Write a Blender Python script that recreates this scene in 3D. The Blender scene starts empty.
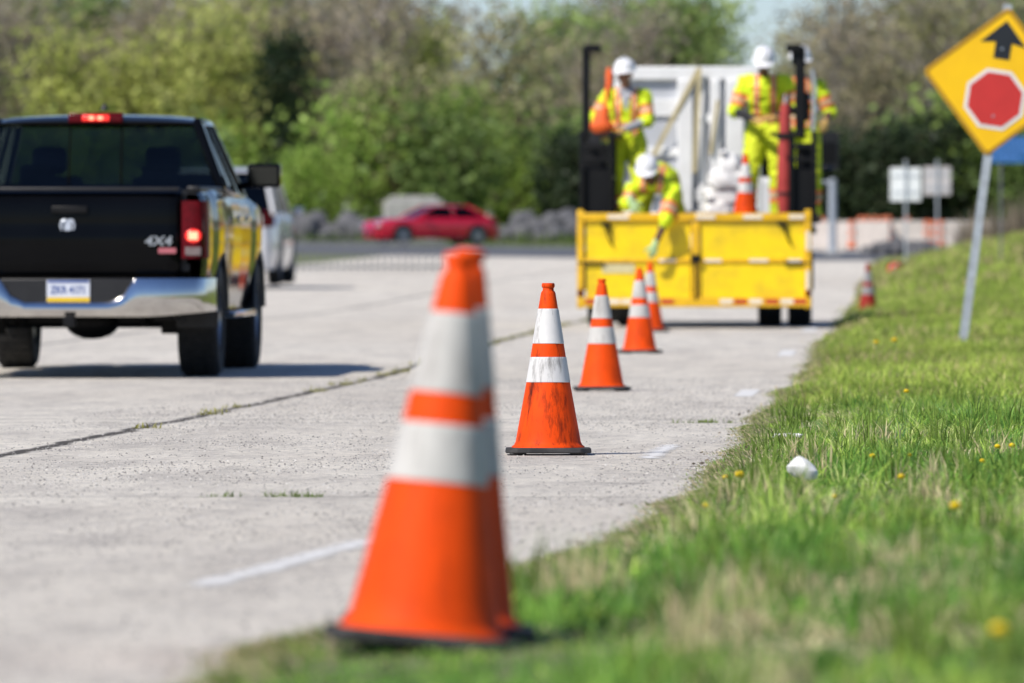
import bpy, bmesh, math, random
import numpy as np
from mathutils import Vector, Matrix

random.seed(7)
rng = np.random.default_rng(11)
R = math.radians
scene = bpy.context.scene
col = scene.collection
V = Vector

# ------------------------------------------------------------------ tagging
def tag(o, label=None, cat=None, group=None, kind=None):
    if label: o['label'] = label
    if cat: o['category'] = cat
    if group: o['group'] = group
    if kind: o['kind'] = kind
    return o

def empty(name, loc=(0, 0, 0), rot=(0, 0, 0)):
    o = bpy.data.objects.new(name, None)
    col.objects.link(o)
    o.location = loc
    o.rotation_euler = rot
    o.empty_display_size = 0.2
    return o

def copy_tree(o, parent=None):
    c = o.copy()
    col.objects.link(c)
    if parent is not None:
        c.parent = parent
    for ch in list(o.children):
        copy_tree(ch, c)
    return c

# ------------------------------------------------------------------ mesh builder
class MB:
    def __init__(s):
        s.v = []; s.f = []; s.m = []
        s.cur = 0
    def add(s, vs, fs):
        b = len(s.v)
        s.v += [tuple(p) for p in vs]
        for f in fs:
            s.f.append(tuple(b + i for i in f)); s.m.append(s.cur)
    def box(s, c, d, rot=None):
        x, y, z = d[0] / 2, d[1] / 2, d[2] / 2
        vs = [V((i * x, j * y, k * z)) for k in (-1, 1) for j in (-1, 1) for i in (-1, 1)]
        if rot is not None:
            m = rot if isinstance(rot, Matrix) else Matrix.Rotation(rot, 3, 'Z')
            vs = [m @ p for p in vs]
        s.add([p + V(c) for p in vs], [(0, 2, 3, 1), (4, 5, 7, 6), (0, 1, 5, 4), (2, 6, 7, 3), (0, 4, 6, 2), (1, 3, 7, 5)])
        return s
    def beam(s, p, q, w, h, up=(0, 0, 1)):
        p, q = V(p), V(q)
        d = (q - p).normalized()
        u = V(up)
        if abs(d.dot(u)) > 0.98: u = V((0, 1, 0))
        a = d.cross(u).normalized(); b = a.cross(d).normalized()
        vs = []
        for e in (p, q):
            for i, j in ((-1, -1), (1, -1), (1, 1), (-1, 1)):
                vs.append(e + a * (i * w / 2) + b * (j * h / 2))
        s.add(vs, [(0, 3, 2, 1), (4, 5, 6, 7), (0, 1, 5, 4), (1, 2, 6, 5), (2, 3, 7, 6), (3, 0, 4, 7)])
        return s
    def tube(s, pts, rad, n=10, cap=True):
        pts = [V(p) for p in pts]
        if not hasattr(rad, '__len__'): rad = [rad] * len(pts)
        rings = []; vs = []
        ref = None
        for i, p in enumerate(pts):
            a = pts[max(0, i - 1)]; b = pts[min(len(pts) - 1, i + 1)]
            d = (b - a).normalized()
            if ref is None:
                ref = d.orthogonal().normalized()
            else:
                ref = (ref - d * ref.dot(d))
                ref = ref.normalized() if ref.length > 1e-6 else d.orthogonal().normalized()
            t = d.cross(ref)
            for k in range(n):
                an = 2 * math.pi * k / n
                vs.append(p + (ref * math.cos(an) + t * math.sin(an)) * rad[i])
        fs = []
        for i in range(len(pts) - 1):
            for k in range(n):
                k2 = (k + 1) % n
                fs.append((i * n + k, i * n + k2, (i + 1) * n + k2, (i + 1) * n + k))
        if cap:
            fs.append(tuple(reversed(range(n))))
            fs.append(tuple((len(pts) - 1) * n + k for k in range(n)))
        s.add(vs, fs)
        return s
    def lathe(s, prof, n=32, c=(0, 0, 0), axis='z', capb=True, capt=True):
        vs = []
        for r, z in prof:
            for k in range(n):
                a = 2 * math.pi * k / n
                p = (r * math.cos(a), r * math.sin(a), z)
                if axis == 'x': p = (z, r * math.cos(a), r * math.sin(a))
                if axis == 'y': p = (r * math.cos(a), z, r * math.sin(a))
                vs.append((p[0] + c[0], p[1] + c[1], p[2] + c[2]))
        fs = []
        for i in range(len(prof) - 1):
            for k in range(n):
                k2 = (k + 1) % n
                fs.append((i * n + k, i * n + k2, (i + 1) * n + k2, (i + 1) * n + k))
        if capb: fs.append(tuple(reversed(range(n))))
        if capt: fs.append(tuple((len(prof) - 1) * n + k for k in range(n)))
        s.add(vs, fs)
        return s
    def grid(s, rows, close=False):
        nc = len(rows[0]); vs = [p for r in rows for p in r]; fs = []
        for i in range(len(rows) - 1):
            for k in range(nc - (0 if close else 1)):
                k2 = (k + 1) % nc
                fs.append((i * nc + k, i * nc + k2, (i + 1) * nc + k2, (i + 1) * nc + k))
        s.add(vs, fs)
        return s
    def ell(s, c, r, nu=14, nv=9, M=None):
        vs = []; fs = []
        c = V(c)
        for j in range(nv + 1):
            th = math.pi * j / nv
            for i in range(nu):
                ph = 2 * math.pi * i / nu
                p = V((r[0] * math.sin(th) * math.cos(ph), r[1] * math.sin(th) * math.sin(ph), r[2] * math.cos(th)))
                if M is not None: p = M @ p
                vs.append(p + c)
        for j in range(nv):
            for i in range(nu):
                i2 = (i + 1) % nu
                fs.append((j * nu + i, (j + 1) * nu + i, (j + 1) * nu + i2, j * nu + i2))
        s.add(vs, fs)
        return s
    def cap(s, p, q, r1, r2, n=14):
        p, q = V(p), V(q)
        s.ell(p, (r1, r1, r1), n, 8); s.ell(q, (r2, r2, r2), n, 8)
        if (q - p).length > 1e-5: s.tube([p, q], [r1, r2], n)
        return s
    def poly(s, pts, depth, M=None):
        """closed outline pts (x,z) in the XZ plane, front face at y=0, back at y=depth"""
        n = len(pts)
        vs = [V((x, 0, z)) for x, z in pts] + [V((x, depth, z)) for x, z in pts]
        if M is not None: vs = [M @ p for p in vs]
        fs = [tuple(range(n)), tuple(reversed(range(n, 2 * n)))]
        for i in range(n):
            j = (i + 1) % n
            fs.append((i, n + i, n + j, j))
        s.add(vs, fs)
        return s
    def build(s, name, mat, parent=None, smooth=True, ang=38, bevel=0, seg=2, weld=False):
        me = bpy.data.meshes.new(name)
        me.from_pydata(s.v, [], s.f)
        mats = mat if isinstance(mat, (list, tuple)) else [mat]
        for m in mats: me.materials.append(m)
        if len(mats) > 1:
            me.polygons.foreach_set('material_index', s.m)
        bm = bmesh.new(); bm.from_mesh(me)
        if weld: bmesh.ops.remove_doubles(bm, verts=bm.verts, dist=1e-5)
        bmesh.ops.recalc_face_normals(bm, faces=bm.faces)
        bm.to_mesh(me); bm.free()
        if smooth:
            me.shade_smooth(); me.set_sharp_from_angle(angle=R(ang))
        o = bpy.data.objects.new(name, me)
        col.objects.link(o)
        if parent is not None: o.parent = parent
        if bevel:
            b = o.modifiers.new('bevel', 'BEVEL'); b.width = bevel; b.segments = seg; b.limit_method = 'ANGLE'; b.angle_limit = R(40)
            b.harden_normals = False
        return o

def from_mesh(name, me, mat, parent=None):
    o = bpy.data.objects.new(name, me)
    for m in (mat if isinstance(mat, (list, tuple)) else [mat]): me.materials.append(m)
    col.objects.link(o)
    if parent is not None: o.parent = parent
    return o

def remeshed(mb, voxel, smooth=3, decimate=None):
    """one continuous skin round everything in mb"""
    me = bpy.data.meshes.new('tmp'); me.from_pydata(mb.v, [], mb.f)
    bm = bmesh.new(); bm.from_mesh(me); bmesh.ops.recalc_face_normals(bm, faces=bm.faces); bm.to_mesh(me); bm.free()
    o = bpy.data.objects.new('tmp', me); col.objects.link(o)
    r = o.modifiers.new('r', 'REMESH'); r.mode = 'VOXEL'; r.voxel_size = voxel
    if smooth:
        m = o.modifiers.new('s', 'SMOOTH'); m.iterations = smooth; m.factor = 0.5
    dg = bpy.context.evaluated_depsgraph_get()
    out = bpy.data.meshes.new_from_object(o.evaluated_get(dg))
    bpy.data.objects.remove(o); bpy.data.meshes.remove(me)
    out.shade_smooth()
    return out

def text_mesh(txt, size, depth, name, mat, parent, loc, rot=(R(90), 0, 0), shear=0, sx=1):
    cu = bpy.data.curves.new('t', 'FONT'); cu.body = txt; cu.size = size; cu.extrude = depth
    cu.align_x = 'CENTER'; cu.align_y = 'CENTER'; cu.shear = shear; cu.offset = size * 0.02
    o = bpy.data.objects.new('t', cu); col.objects.link(o)
    dg = bpy.context.evaluated_depsgraph_get()
    me = bpy.data.meshes.new_from_object(o.evaluated_get(dg))
    bpy.data.objects.remove(o); bpy.data.curves.remove(cu)
    q = from_mesh(name, me, mat, parent)
    q.location = loc; q.rotation_euler = rot; q.scale = (sx, 1, 1)
    return q

# ------------------------------------------------------------------ materials
def new_mat(name):
    m = bpy.data.materials.new(name); m.use_nodes = True
    nt = m.node_tree; b = nt.nodes['Principled BSDF']
    return m, nt, b

def N(nt, t, **kw):
    n = nt.nodes.new(t)
    for k, v in kw.items():
        if k.startswith('in_'):
            n.inputs[k[3:].replace('_', ' ')].default_value = v
        else: setattr(n, k, v)
    return n

def ramp(nt, stops):
    r = nt.nodes.new('ShaderNodeValToRGB'); e = r.color_ramp.elements
    while len(e) < len(stops): e.new(0.5)
    for i, (p, c) in enumerate(stops):
        e[i].position = p; e[i].color = (c[0], c[1], c[2], 1) if hasattr(c, '__len__') else (c, c, c, 1)
    return r

def simple(name, c, rough=0.5, metal=0, spec=0.5, var=0.12, scale=6, bump=0.0, coat=0, dirt=None, dirt_amt=0.4):
    """base colour broken up by noise, optional dirt colour gathered in patches"""
    m, nt, b = new_mat(name); L = nt.links.new
    tc = N(nt, 'ShaderNodeTexCoord')
    no = N(nt, 'ShaderNodeTexNoise'); no.inputs['Scale'].default_value = scale; no.inputs['Detail'].default_value = 6
    L(tc.outputs['Object'], no.inputs['Vector'])
    r = ramp(nt, [(0.3, [x * (1 - var) for x in c]), (0.7, [min(1, x * (1 + var)) for x in c])])
    L(no.outputs['Fac'], r.inputs['Fac'])
    out = r.outputs['Color']
    if dirt:
        n2 = N(nt, 'ShaderNodeTexNoise'); n2.inputs['Scale'].default_value = scale * 0.6; n2.inputs['Detail'].default_value = 9; n2.inputs['Roughness'].default_value = 0.7
        L(tc.outputs['Object'], n2.inputs['Vector'])
        r2 = ramp(nt, [(0.45, 0.0), (0.7, dirt_amt)])
        L(n2.outputs['Fac'], r2.inputs['Fac'])
        mx = N(nt, 'ShaderNodeMix', data_type='RGBA')
        L(r2.outputs['Color'], mx.inputs['Factor']); L(out, mx.inputs['A']); mx.inputs['B'].default_value = (*dirt, 1)
        out = mx.outputs['Result']
    L(out, b.inputs['Base Color'])
    b.inputs['Roughness'].default_value = rough; b.inputs['Metallic'].default_value = metal
    b.inputs['Specular IOR Level'].default_value = spec
    b.inputs['Coat Weight'].default_value = coat
    b.inputs['Coat Roughness'].default_value = 0.03
    if bump:
        bp = N(nt, 'ShaderNodeBump'); bp.inputs['Strength'].default_value = bump; bp.inputs['Distance'].default_value = 0.01
        L(no.outputs['Fac'], bp.inputs['Height']); L(bp.outputs['Normal'], b.inputs['Normal'])
    return m

def emis(name, c, s, base=(0.4, 0.01, 0.01)):
    m, nt, b = new_mat(name)
    b.inputs['Base Color'].default_value = (*base, 1); b.inputs['Roughness'].default_value = 0.25
    b.inputs['Emission Color'].default_value = (*c, 1); b.inputs['Emission Strength'].default_value = s
    no = N(nt, 'ShaderNodeTexVoronoi'); no.inputs['Scale'].default_value = 60
    tc = N(nt, 'ShaderNodeTexCoord'); nt.links.new(tc.outputs['Object'], no.inputs['Vector'])
    bp = N(nt, 'ShaderNodeBump'); bp.inputs['Strength'].default_value = 0.15
    nt.links.new(no.outputs['Distance'], bp.inputs['Height']); nt.links.new(bp.outputs['Normal'], b.inputs['Normal'])
    return m

def glass(name, tint, refl=0.06):
    m = bpy.data.materials.new(name); m.use_nodes = True; nt = m.node_tree
    nt.nodes.remove(nt.nodes['Principled BSDF']); out = nt.nodes['Material Output']; L = nt.links.new
    t = N(nt, 'ShaderNodeBsdfTransparent'); t.inputs['Color'].default_value = (*tint, 1)
    g = N(nt, 'ShaderNodeBsdfGlossy'); g.inputs['Roughness'].default_value = 0.02
    lw = N(nt, 'ShaderNodeLayerWeight'); lw.inputs['Blend'].default_value = .5
    pw = N(nt, 'ShaderNodeMath', operation='POWER'); pw.inputs[1].default_value = 4; L(lw.outputs['Facing'], pw.inputs[0])
    fr = N(nt, 'ShaderNodeMath', operation='MULTIPLY_ADD'); fr.inputs[1].default_value = .9; fr.inputs[2].default_value = .018; L(pw.outputs[0], fr.inputs[0])
    ns = N(nt, 'ShaderNodeTexNoise'); ns.inputs['Scale'].default_value = 3
    ad = N(nt, 'ShaderNodeMath', operation='MULTIPLY_ADD'); ad.inputs[1].default_value = refl * 0.4; 
    L(ns.outputs['Fac'], ad.inputs[0]); L(fr.outputs[0], ad.inputs[2])
    mx = N(nt, 'ShaderNodeMixShader'); L(ad.outputs[0], mx.inputs['Fac']); L(t.outputs[0], mx.inputs[1]); L(g.outputs[0], mx.inputs[2])
    L(mx.outputs[0], out.inputs['Surface'])
    return m

def cone_mat(name, c, dark, amt, streak):
    m, nt, b = new_mat(name); L = nt.links.new
    tc = N(nt, 'ShaderNodeTexCoord'); oi = N(nt, 'ShaderNodeObjectInfo')
    mp = N(nt, 'ShaderNodeMapping'); mp.inputs['Scale'].default_value = (14, 14, 2.2)
    L(tc.outputs['Object'], mp.inputs['Vector'])
    ad = N(nt, 'ShaderNodeMath', operation='MULTIPLY'); ad.inputs[1].default_value = 40; L(oi.outputs['Random'], ad.inputs[0])
    n1 = N(nt, 'ShaderNodeTexNoise', noise_dimensions='4D'); n1.inputs['Scale'].default_value = 1.4; n1.inputs['Detail'].default_value = 10; n1.inputs['Roughness'].default_value = 0.72
    L(mp.outputs[0], n1.inputs['Vector']); L(ad.outputs[0], n1.inputs['W'])
    n2 = N(nt, 'ShaderNodeTexNoise', noise_dimensions='4D'); n2.inputs['Scale'].default_value = 9; n2.inputs['Detail'].default_value = 8
    L(tc.outputs['Object'], n2.inputs['Vector']); L(ad.outputs[0], n2.inputs['W'])
    r1 = ramp(nt, [(0.50, 0), (0.66, streak)]); L(n1.outputs['Fac'], r1.inputs['Fac'])
    r2 = ramp(nt, [(0.4, [x * 0.86 for x in c]), (0.65, c)]); L(n2.outputs['Fac'], r2.inputs['Fac'])
    mx = N(nt, 'ShaderNodeMix', data_type='RGBA'); L(r1.outputs['Color'], mx.inputs['Factor']); L(r2.outputs['Color'], mx.inputs['A']); mx.inputs['B'].default_value = (*dark, 1)
    L(mx.outputs['Result'], b.inputs['Base Color'])
    b.inputs['Roughness'].default_value = 0.62
    b.inputs['Specular IOR Level'].default_value = 0.15
    bp = N(nt, 'ShaderNodeBump'); bp.inputs['Strength'].default_value = 0.12; bp.inputs['Distance'].default_value = 0.004
    L(n2.outputs['Fac'], bp.inputs['Height']); L(bp.outputs['Normal'], b.inputs['Normal'])
    return m

def leaf_mat(name, trans=0.35, gloss=0.35):
    m, nt, b = new_mat(name); L = nt.links.new
    at = N(nt, 'ShaderNodeAttribute', attribute_name='tint')
    oi = N(nt, 'ShaderNodeObjectInfo')
    hs = N(nt, 'ShaderNodeHueSaturation')
    mr = N(nt, 'ShaderNodeMapRange'); mr.inputs['To Min'].default_value = 0.8; mr.inputs['To Max'].default_value = 1.2
    L(oi.outputs['Random'], mr.inputs['Value']); L(mr.outputs[0], hs.inputs['Value']); L(at.outputs['Color'], hs.inputs['Color'])
    L(hs.outputs[0], b.inputs['Base Color'])
    b.inputs['Roughness'].default_value = 0.55; b.inputs['Specular IOR Level'].default_value = gloss
    tr = N(nt, 'ShaderNodeBsdfTranslucent'); L(hs.outputs[0], tr.inputs['Color'])
    mx = N(nt, 'ShaderNodeMixShader'); mx.inputs['Fac'].default_value = trans
    L(b.outputs[0], mx.inputs[1]); L(tr.outputs[0], mx.inputs[2])
    L(mx.outputs[0], nt.nodes['Material Output'].inputs['Surface'])
    return m

M = {}
M['cone_orange'] = cone_mat('cone_orange', (0.90, 0.078, 0.004), (0.06, 0.010, 0.006), 0, 0.95)
M['cone_clean'] = cone_mat('cone_clean', (0.90, 0.082, 0.004), (0.30, 0.035, 0.010), 0, 0.5)
M['cone_dull'] = cone_mat('cone_dull', (0.33, 0.03, 0.02), (0.08, 0.012, 0.012), 0, 0.5)
M['cone_white'] = cone_mat('cone_white', (0.72, 0.71, 0.69), (0.15, 0.14, 0.13), 0, 0.95)
M['cone_white_clean'] = cone_mat('cone_white_clean', (0.60, 0.585, 0.55), (0.28, 0.26, 0.24), 0, 0.7)
M['cone_grey'] = cone_mat('cone_grey', (0.30, 0.29, 0.29), (0.12, 0.11, 0.11), 0, 0.5)
M['rubber'] = simple('rubber', (0.025, 0.025, 0.026), 0.75, var=0.3, scale=14, bump=0.3, dirt=(0.12, 0.11, 0.10), dirt_amt=0.5)
M['tyre'] = simple('tyre', (0.012, 0.012, 0.012), 0.85, var=0.3, scale=20, bump=0.2, dirt=(0.05, 0.047, 0.042), dirt_amt=0.5)
M['black_paint'] = simple('black_paint', (0.003, 0.0033, 0.004), 0.06, var=0.2, scale=2, spec=0.09, coat=0.03)
M['black_metal'] = simple('black_metal', (0.005, 0.005, 0.0055), 0.5, spec=0.25, var=0.3, scale=8)
M['black_plastic'] = simple('black_plastic', (0.01, 0.01, 0.011), 0.5, var=0.3, scale=10)
M['seal_black'] = simple('seal_black', (0.004, 0.004, 0.004), 0.9, spec=0.05)
M['emblem_metal'] = simple('emblem_metal', (0.55, 0.60, 0.68), 0.4, metal=0.2, var=0.1)
M['chrome'] = simple('chrome', (0.62, 0.61, 0.60), 0.10, metal=1, var=0.04, scale=3, dirt=(0.30, 0.28, 0.26), dirt_amt=0.3)
M['silver'] = simple('silver', (0.55, 0.56, 0.58), 0.28, metal=0.9, var=0.08)
M['mirror_dark'] = simple('mirror_dark', (0.05, 0.052, 0.055), 0.08, metal=1.0, var=0.1)
M['rim'] = simple('rim', (0.35, 0.36, 0.37), 0.3, metal=0.9, var=0.1)
M['red_lens'] = simple('red_lens', (0.10, 0.001, 0.006), 0.2, var=0.25, scale=30, spec=0.15, coat=0.1)
M['clear_lens'] = simple('clear_lens', (0.16, 0.12, 0.12), 0.15, var=0.2, scale=30, coat=1)
M['brake_lit'] = emis('brake_lit', (1.0, 0.04, 0.03), 1.2)
M['brake_core'] = emis('brake_core', (1.0, 0.28, 0.16), 3.2)
M['glass_dark'] = glass('glass_dark', (0.20, 0.23, 0.23))
M['glass_rear'] = glass('glass_rear', (0.30, 0.345, 0.335))
M['glass_clear'] = glass('glass_clear', (0.84, 0.88, 0.87))
M['seat_cloth'] = simple('seat_cloth', (0.02, 0.021, 0.023), 0.9, var=0.2, scale=20)
M['plate_white'] = simple('plate_white', (0.62, 0.65, 0.72), 0.4, var=0.05)
M['plate_yellow'] = simple('plate_yellow', (0.75, 0.50, 0.02), 0.4, var=0.05)
M['plate_blue'] = simple('plate_blue', (0.04, 0.09, 0.30), 0.4, var=0.1)
M['badge_red'] = simple('badge_red', (0.42, 0.12, 0.14), 0.35, var=0.1)
M['truck_yellow'] = simple('truck_yellow', (0.93, 0.66, 0.002), 0.42, var=0.06, scale=4, dirt=(0.45, 0.28, 0.03), dirt_amt=0.55)
M['truck_yellow_rail'] = simple('truck_yellow_rail', (0.80, 0.47, 0.005), 0.45, var=0.1, scale=8, dirt=(0.42, 0.22, 0.02), dirt_amt=0.5)
M['tape_white'] = simple('tape_white', (0.80, 0.72, 0.58), 0.4, var=0.08)
M['tape_red'] = simple('tape_red', (0.50, 0.05, 0.02), 0.4, var=0.12)
M['sticker'] = simple('sticker', (0.62, 0.55, 0.30), 0.5, var=0.15, scale=30)
M['white_paint'] = simple('white_paint', (0.74, 0.74, 0.73), 0.4, var=0.05, scale=3, dirt=(0.42, 0.40, 0.37), dirt_amt=0.35)
M['white_frame'] = simple('white_frame', (0.82, 0.82, 0.81), 0.45, var=0.05, scale=3, dirt=(0.5, 0.48, 0.45), dirt_amt=0.35)
M['shaded_panel'] = simple('shaded_panel', (0.50, 0.52, 0.56), 0.5, var=0.08, scale=3, dirt=(0.3, 0.29, 0.28), dirt_amt=0.3)  # bluish shade on the white cushion panels, put into their colour
M['strap'] = simple('strap', (0.52, 0.44, 0.24), 0.8, var=0.15, scale=20)
M['deck_metal'] = simple('deck_metal', (0.07, 0.07, 0.072), 0.6, var=0.25, scale=6, bump=0.2)
M['hivis'] = simple('hivis', (0.66, 0.82, 0.012), 0.75, var=0.14, scale=9, bump=0.35)
M['hivis_pants'] = simple('hivis_pants', (0.64, 0.72, 0.02), 0.8, var=0.16, scale=8, bump=0.35)
M['vest_orange'] = simple('vest_orange', (0.85, 0.20, 0.05), 0.7, var=0.12, scale=12)
M['vest_silver'] = simple('vest_silver', (0.66, 0.50, 0.30), 0.45, var=0.08, scale=12)
M['grey_shirt'] = simple('grey_shirt', (0.36, 0.37, 0.40), 0.85, var=0.15, scale=12, bump=0.3)
M['black_cloth'] = simple('black_cloth', (0.02, 0.02, 0.023), 0.85, var=0.25, scale=12, bump=0.3)
M['glove_green'] = simple('glove_green', (0.45, 0.62, 0.30), 0.8, var=0.15, scale=20)
M['glove_tan'] = simple('glove_tan', (0.52, 0.33, 0.10), 0.8, var=0.15, scale=20)
M['boot'] = simple('boot', (0.06, 0.04, 0.028), 0.7, var=0.25, scale=14)
M['skin'] = simple('skin', (0.34, 0.17, 0.105), 0.5, var=0.08, scale=18)
M['skin_dark'] = simple('skin_dark', (0.12, 0.06, 0.038), 0.5, var=0.08, scale=18)
M['hair'] = simple('hair', (0.02, 0.014, 0.01), 0.7, var=0.3, scale=40)
M['eye'] = simple('eye', (0.05, 0.04, 0.035), 0.2, var=0.2)
M['lip'] = simple('lip', (0.22, 0.08, 0.06), 0.5, var=0.1)
M['helmet'] = simple('helmet', (0.82, 0.82, 0.82), 0.28, var=0.03, scale=6)
M['orange_bag'] = simple('orange_bag', (0.90, 0.13, 0.02), 0.65, var=0.2, scale=10, bump=0.6)
M['red_roll'] = simple('red_roll', (0.42, 0.045, 0.04), 0.7, var=0.2, scale=10, bump=0.5)
M['sack'] = simple('sack', (0.76, 0.75, 0.73), 0.85, var=0.08, scale=12, bump=0.6)
M['sign_yellow'] = simple('sign_yellow', (0.95, 0.56, 0.002), 0.35, var=0.03, scale=3, dirt=(0.72, 0.33, 0.01), dirt_amt=0.3)
M['sign_black'] = simple('sign_black', (0.016, 0.018, 0.022), 0.4, var=0.15)
M['sign_white'] = simple('sign_white', (0.78, 0.76, 0.72), 0.4, var=0.04)
M['sign_red'] = simple('sign_red', (0.58, 0.035, 0.03), 0.4, var=0.06)
M['sign_edge'] = simple('sign_edge', (0.42, 0.22, 0.01), 0.45, var=0.1)
M['galv'] = simple('galv', (0.44, 0.48, 0.52), 0.45, metal=0.15, var=0.15, scale=12, dirt=(0.22, 0.21, 0.2), dirt_amt=0.4)
M['sign_back'] = simple('sign_back', (0.82, 0.85, 0.84), 0.5, metal=0.0, var=0.07, scale=3)
M['sign_back_dull'] = simple('sign_back_dull', (0.55, 0.52, 0.51), 0.5, metal=0.0, var=0.1, scale=3)
M['sign_blue'] = simple('sign_blue', (0.03, 0.13, 0.34), 0.4, var=0.06)
M['white_car'] = simple('white_car', (0.62, 0.62, 0.63), 0.25, var=0.03, scale=2, coat=0.7)
M['red_car'] = simple('red_car', (0.50, 0.005, 0.025), 0.22, var=0.06, scale=2, coat=1)
M['head_lens'] = simple('head_lens', (0.75, 0.75, 0.75), 0.08, metal=0.6, var=0.1)
M['rail_grey'] = simple('rail_grey', (0.13, 0.135, 0.14), 0.5, var=0.2)
M['drum_orange'] = simple('drum_orange', (0.72, 0.20, 0.09), 0.6, var=0.15)  # orange paled to carry the distance haze in its colour
M['barrier'] = simple('barrier', (0.58, 0.52, 0.47), 0.85, var=0.12, scale=3, bump=0.3, dirt=(0.38, 0.33, 0.29), dirt_amt=0.5)
M['block'] = simple('block', (0.42, 0.41, 0.38), 0.9, var=0.14, scale=3, bump=0.5, dirt=(0.24, 0.23, 0.21), dirt_amt=0.5)
M['rock'] = simple('rock', (0.10, 0.10, 0.105), 0.9, var=0.4, scale=4, bump=0.8, dirt=(0.19, 0.185, 0.18), dirt_amt=0.6)
M['paper'] = simple('paper', (0.82, 0.81, 0.79), 0.8, var=0.05, scale=20)
M['bark'] = simple('bark', (0.10, 0.075, 0.055), 0.95, var=0.3, scale=5, bump=0.5)
M['bark_grey'] = simple('bark_grey', (0.33, 0.29, 0.25), 0.95, var=0.25, scale=5, bump=0.5)
M['leaf'] = leaf_mat('leaf', 0.5)
M['grit'] = leaf_mat('grit', 0.0)
M['grass_blade'] = leaf_mat('grass_blade', 0.4, 0.3)
M['petal'] = simple('petal', (0.92, 0.62, 0.006), 0.7, var=0.12, scale=60)
M['stem_green'] = simple('stem_green', (0.10, 0.17, 0.03), 0.7, var=0.2, scale=30)

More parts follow.
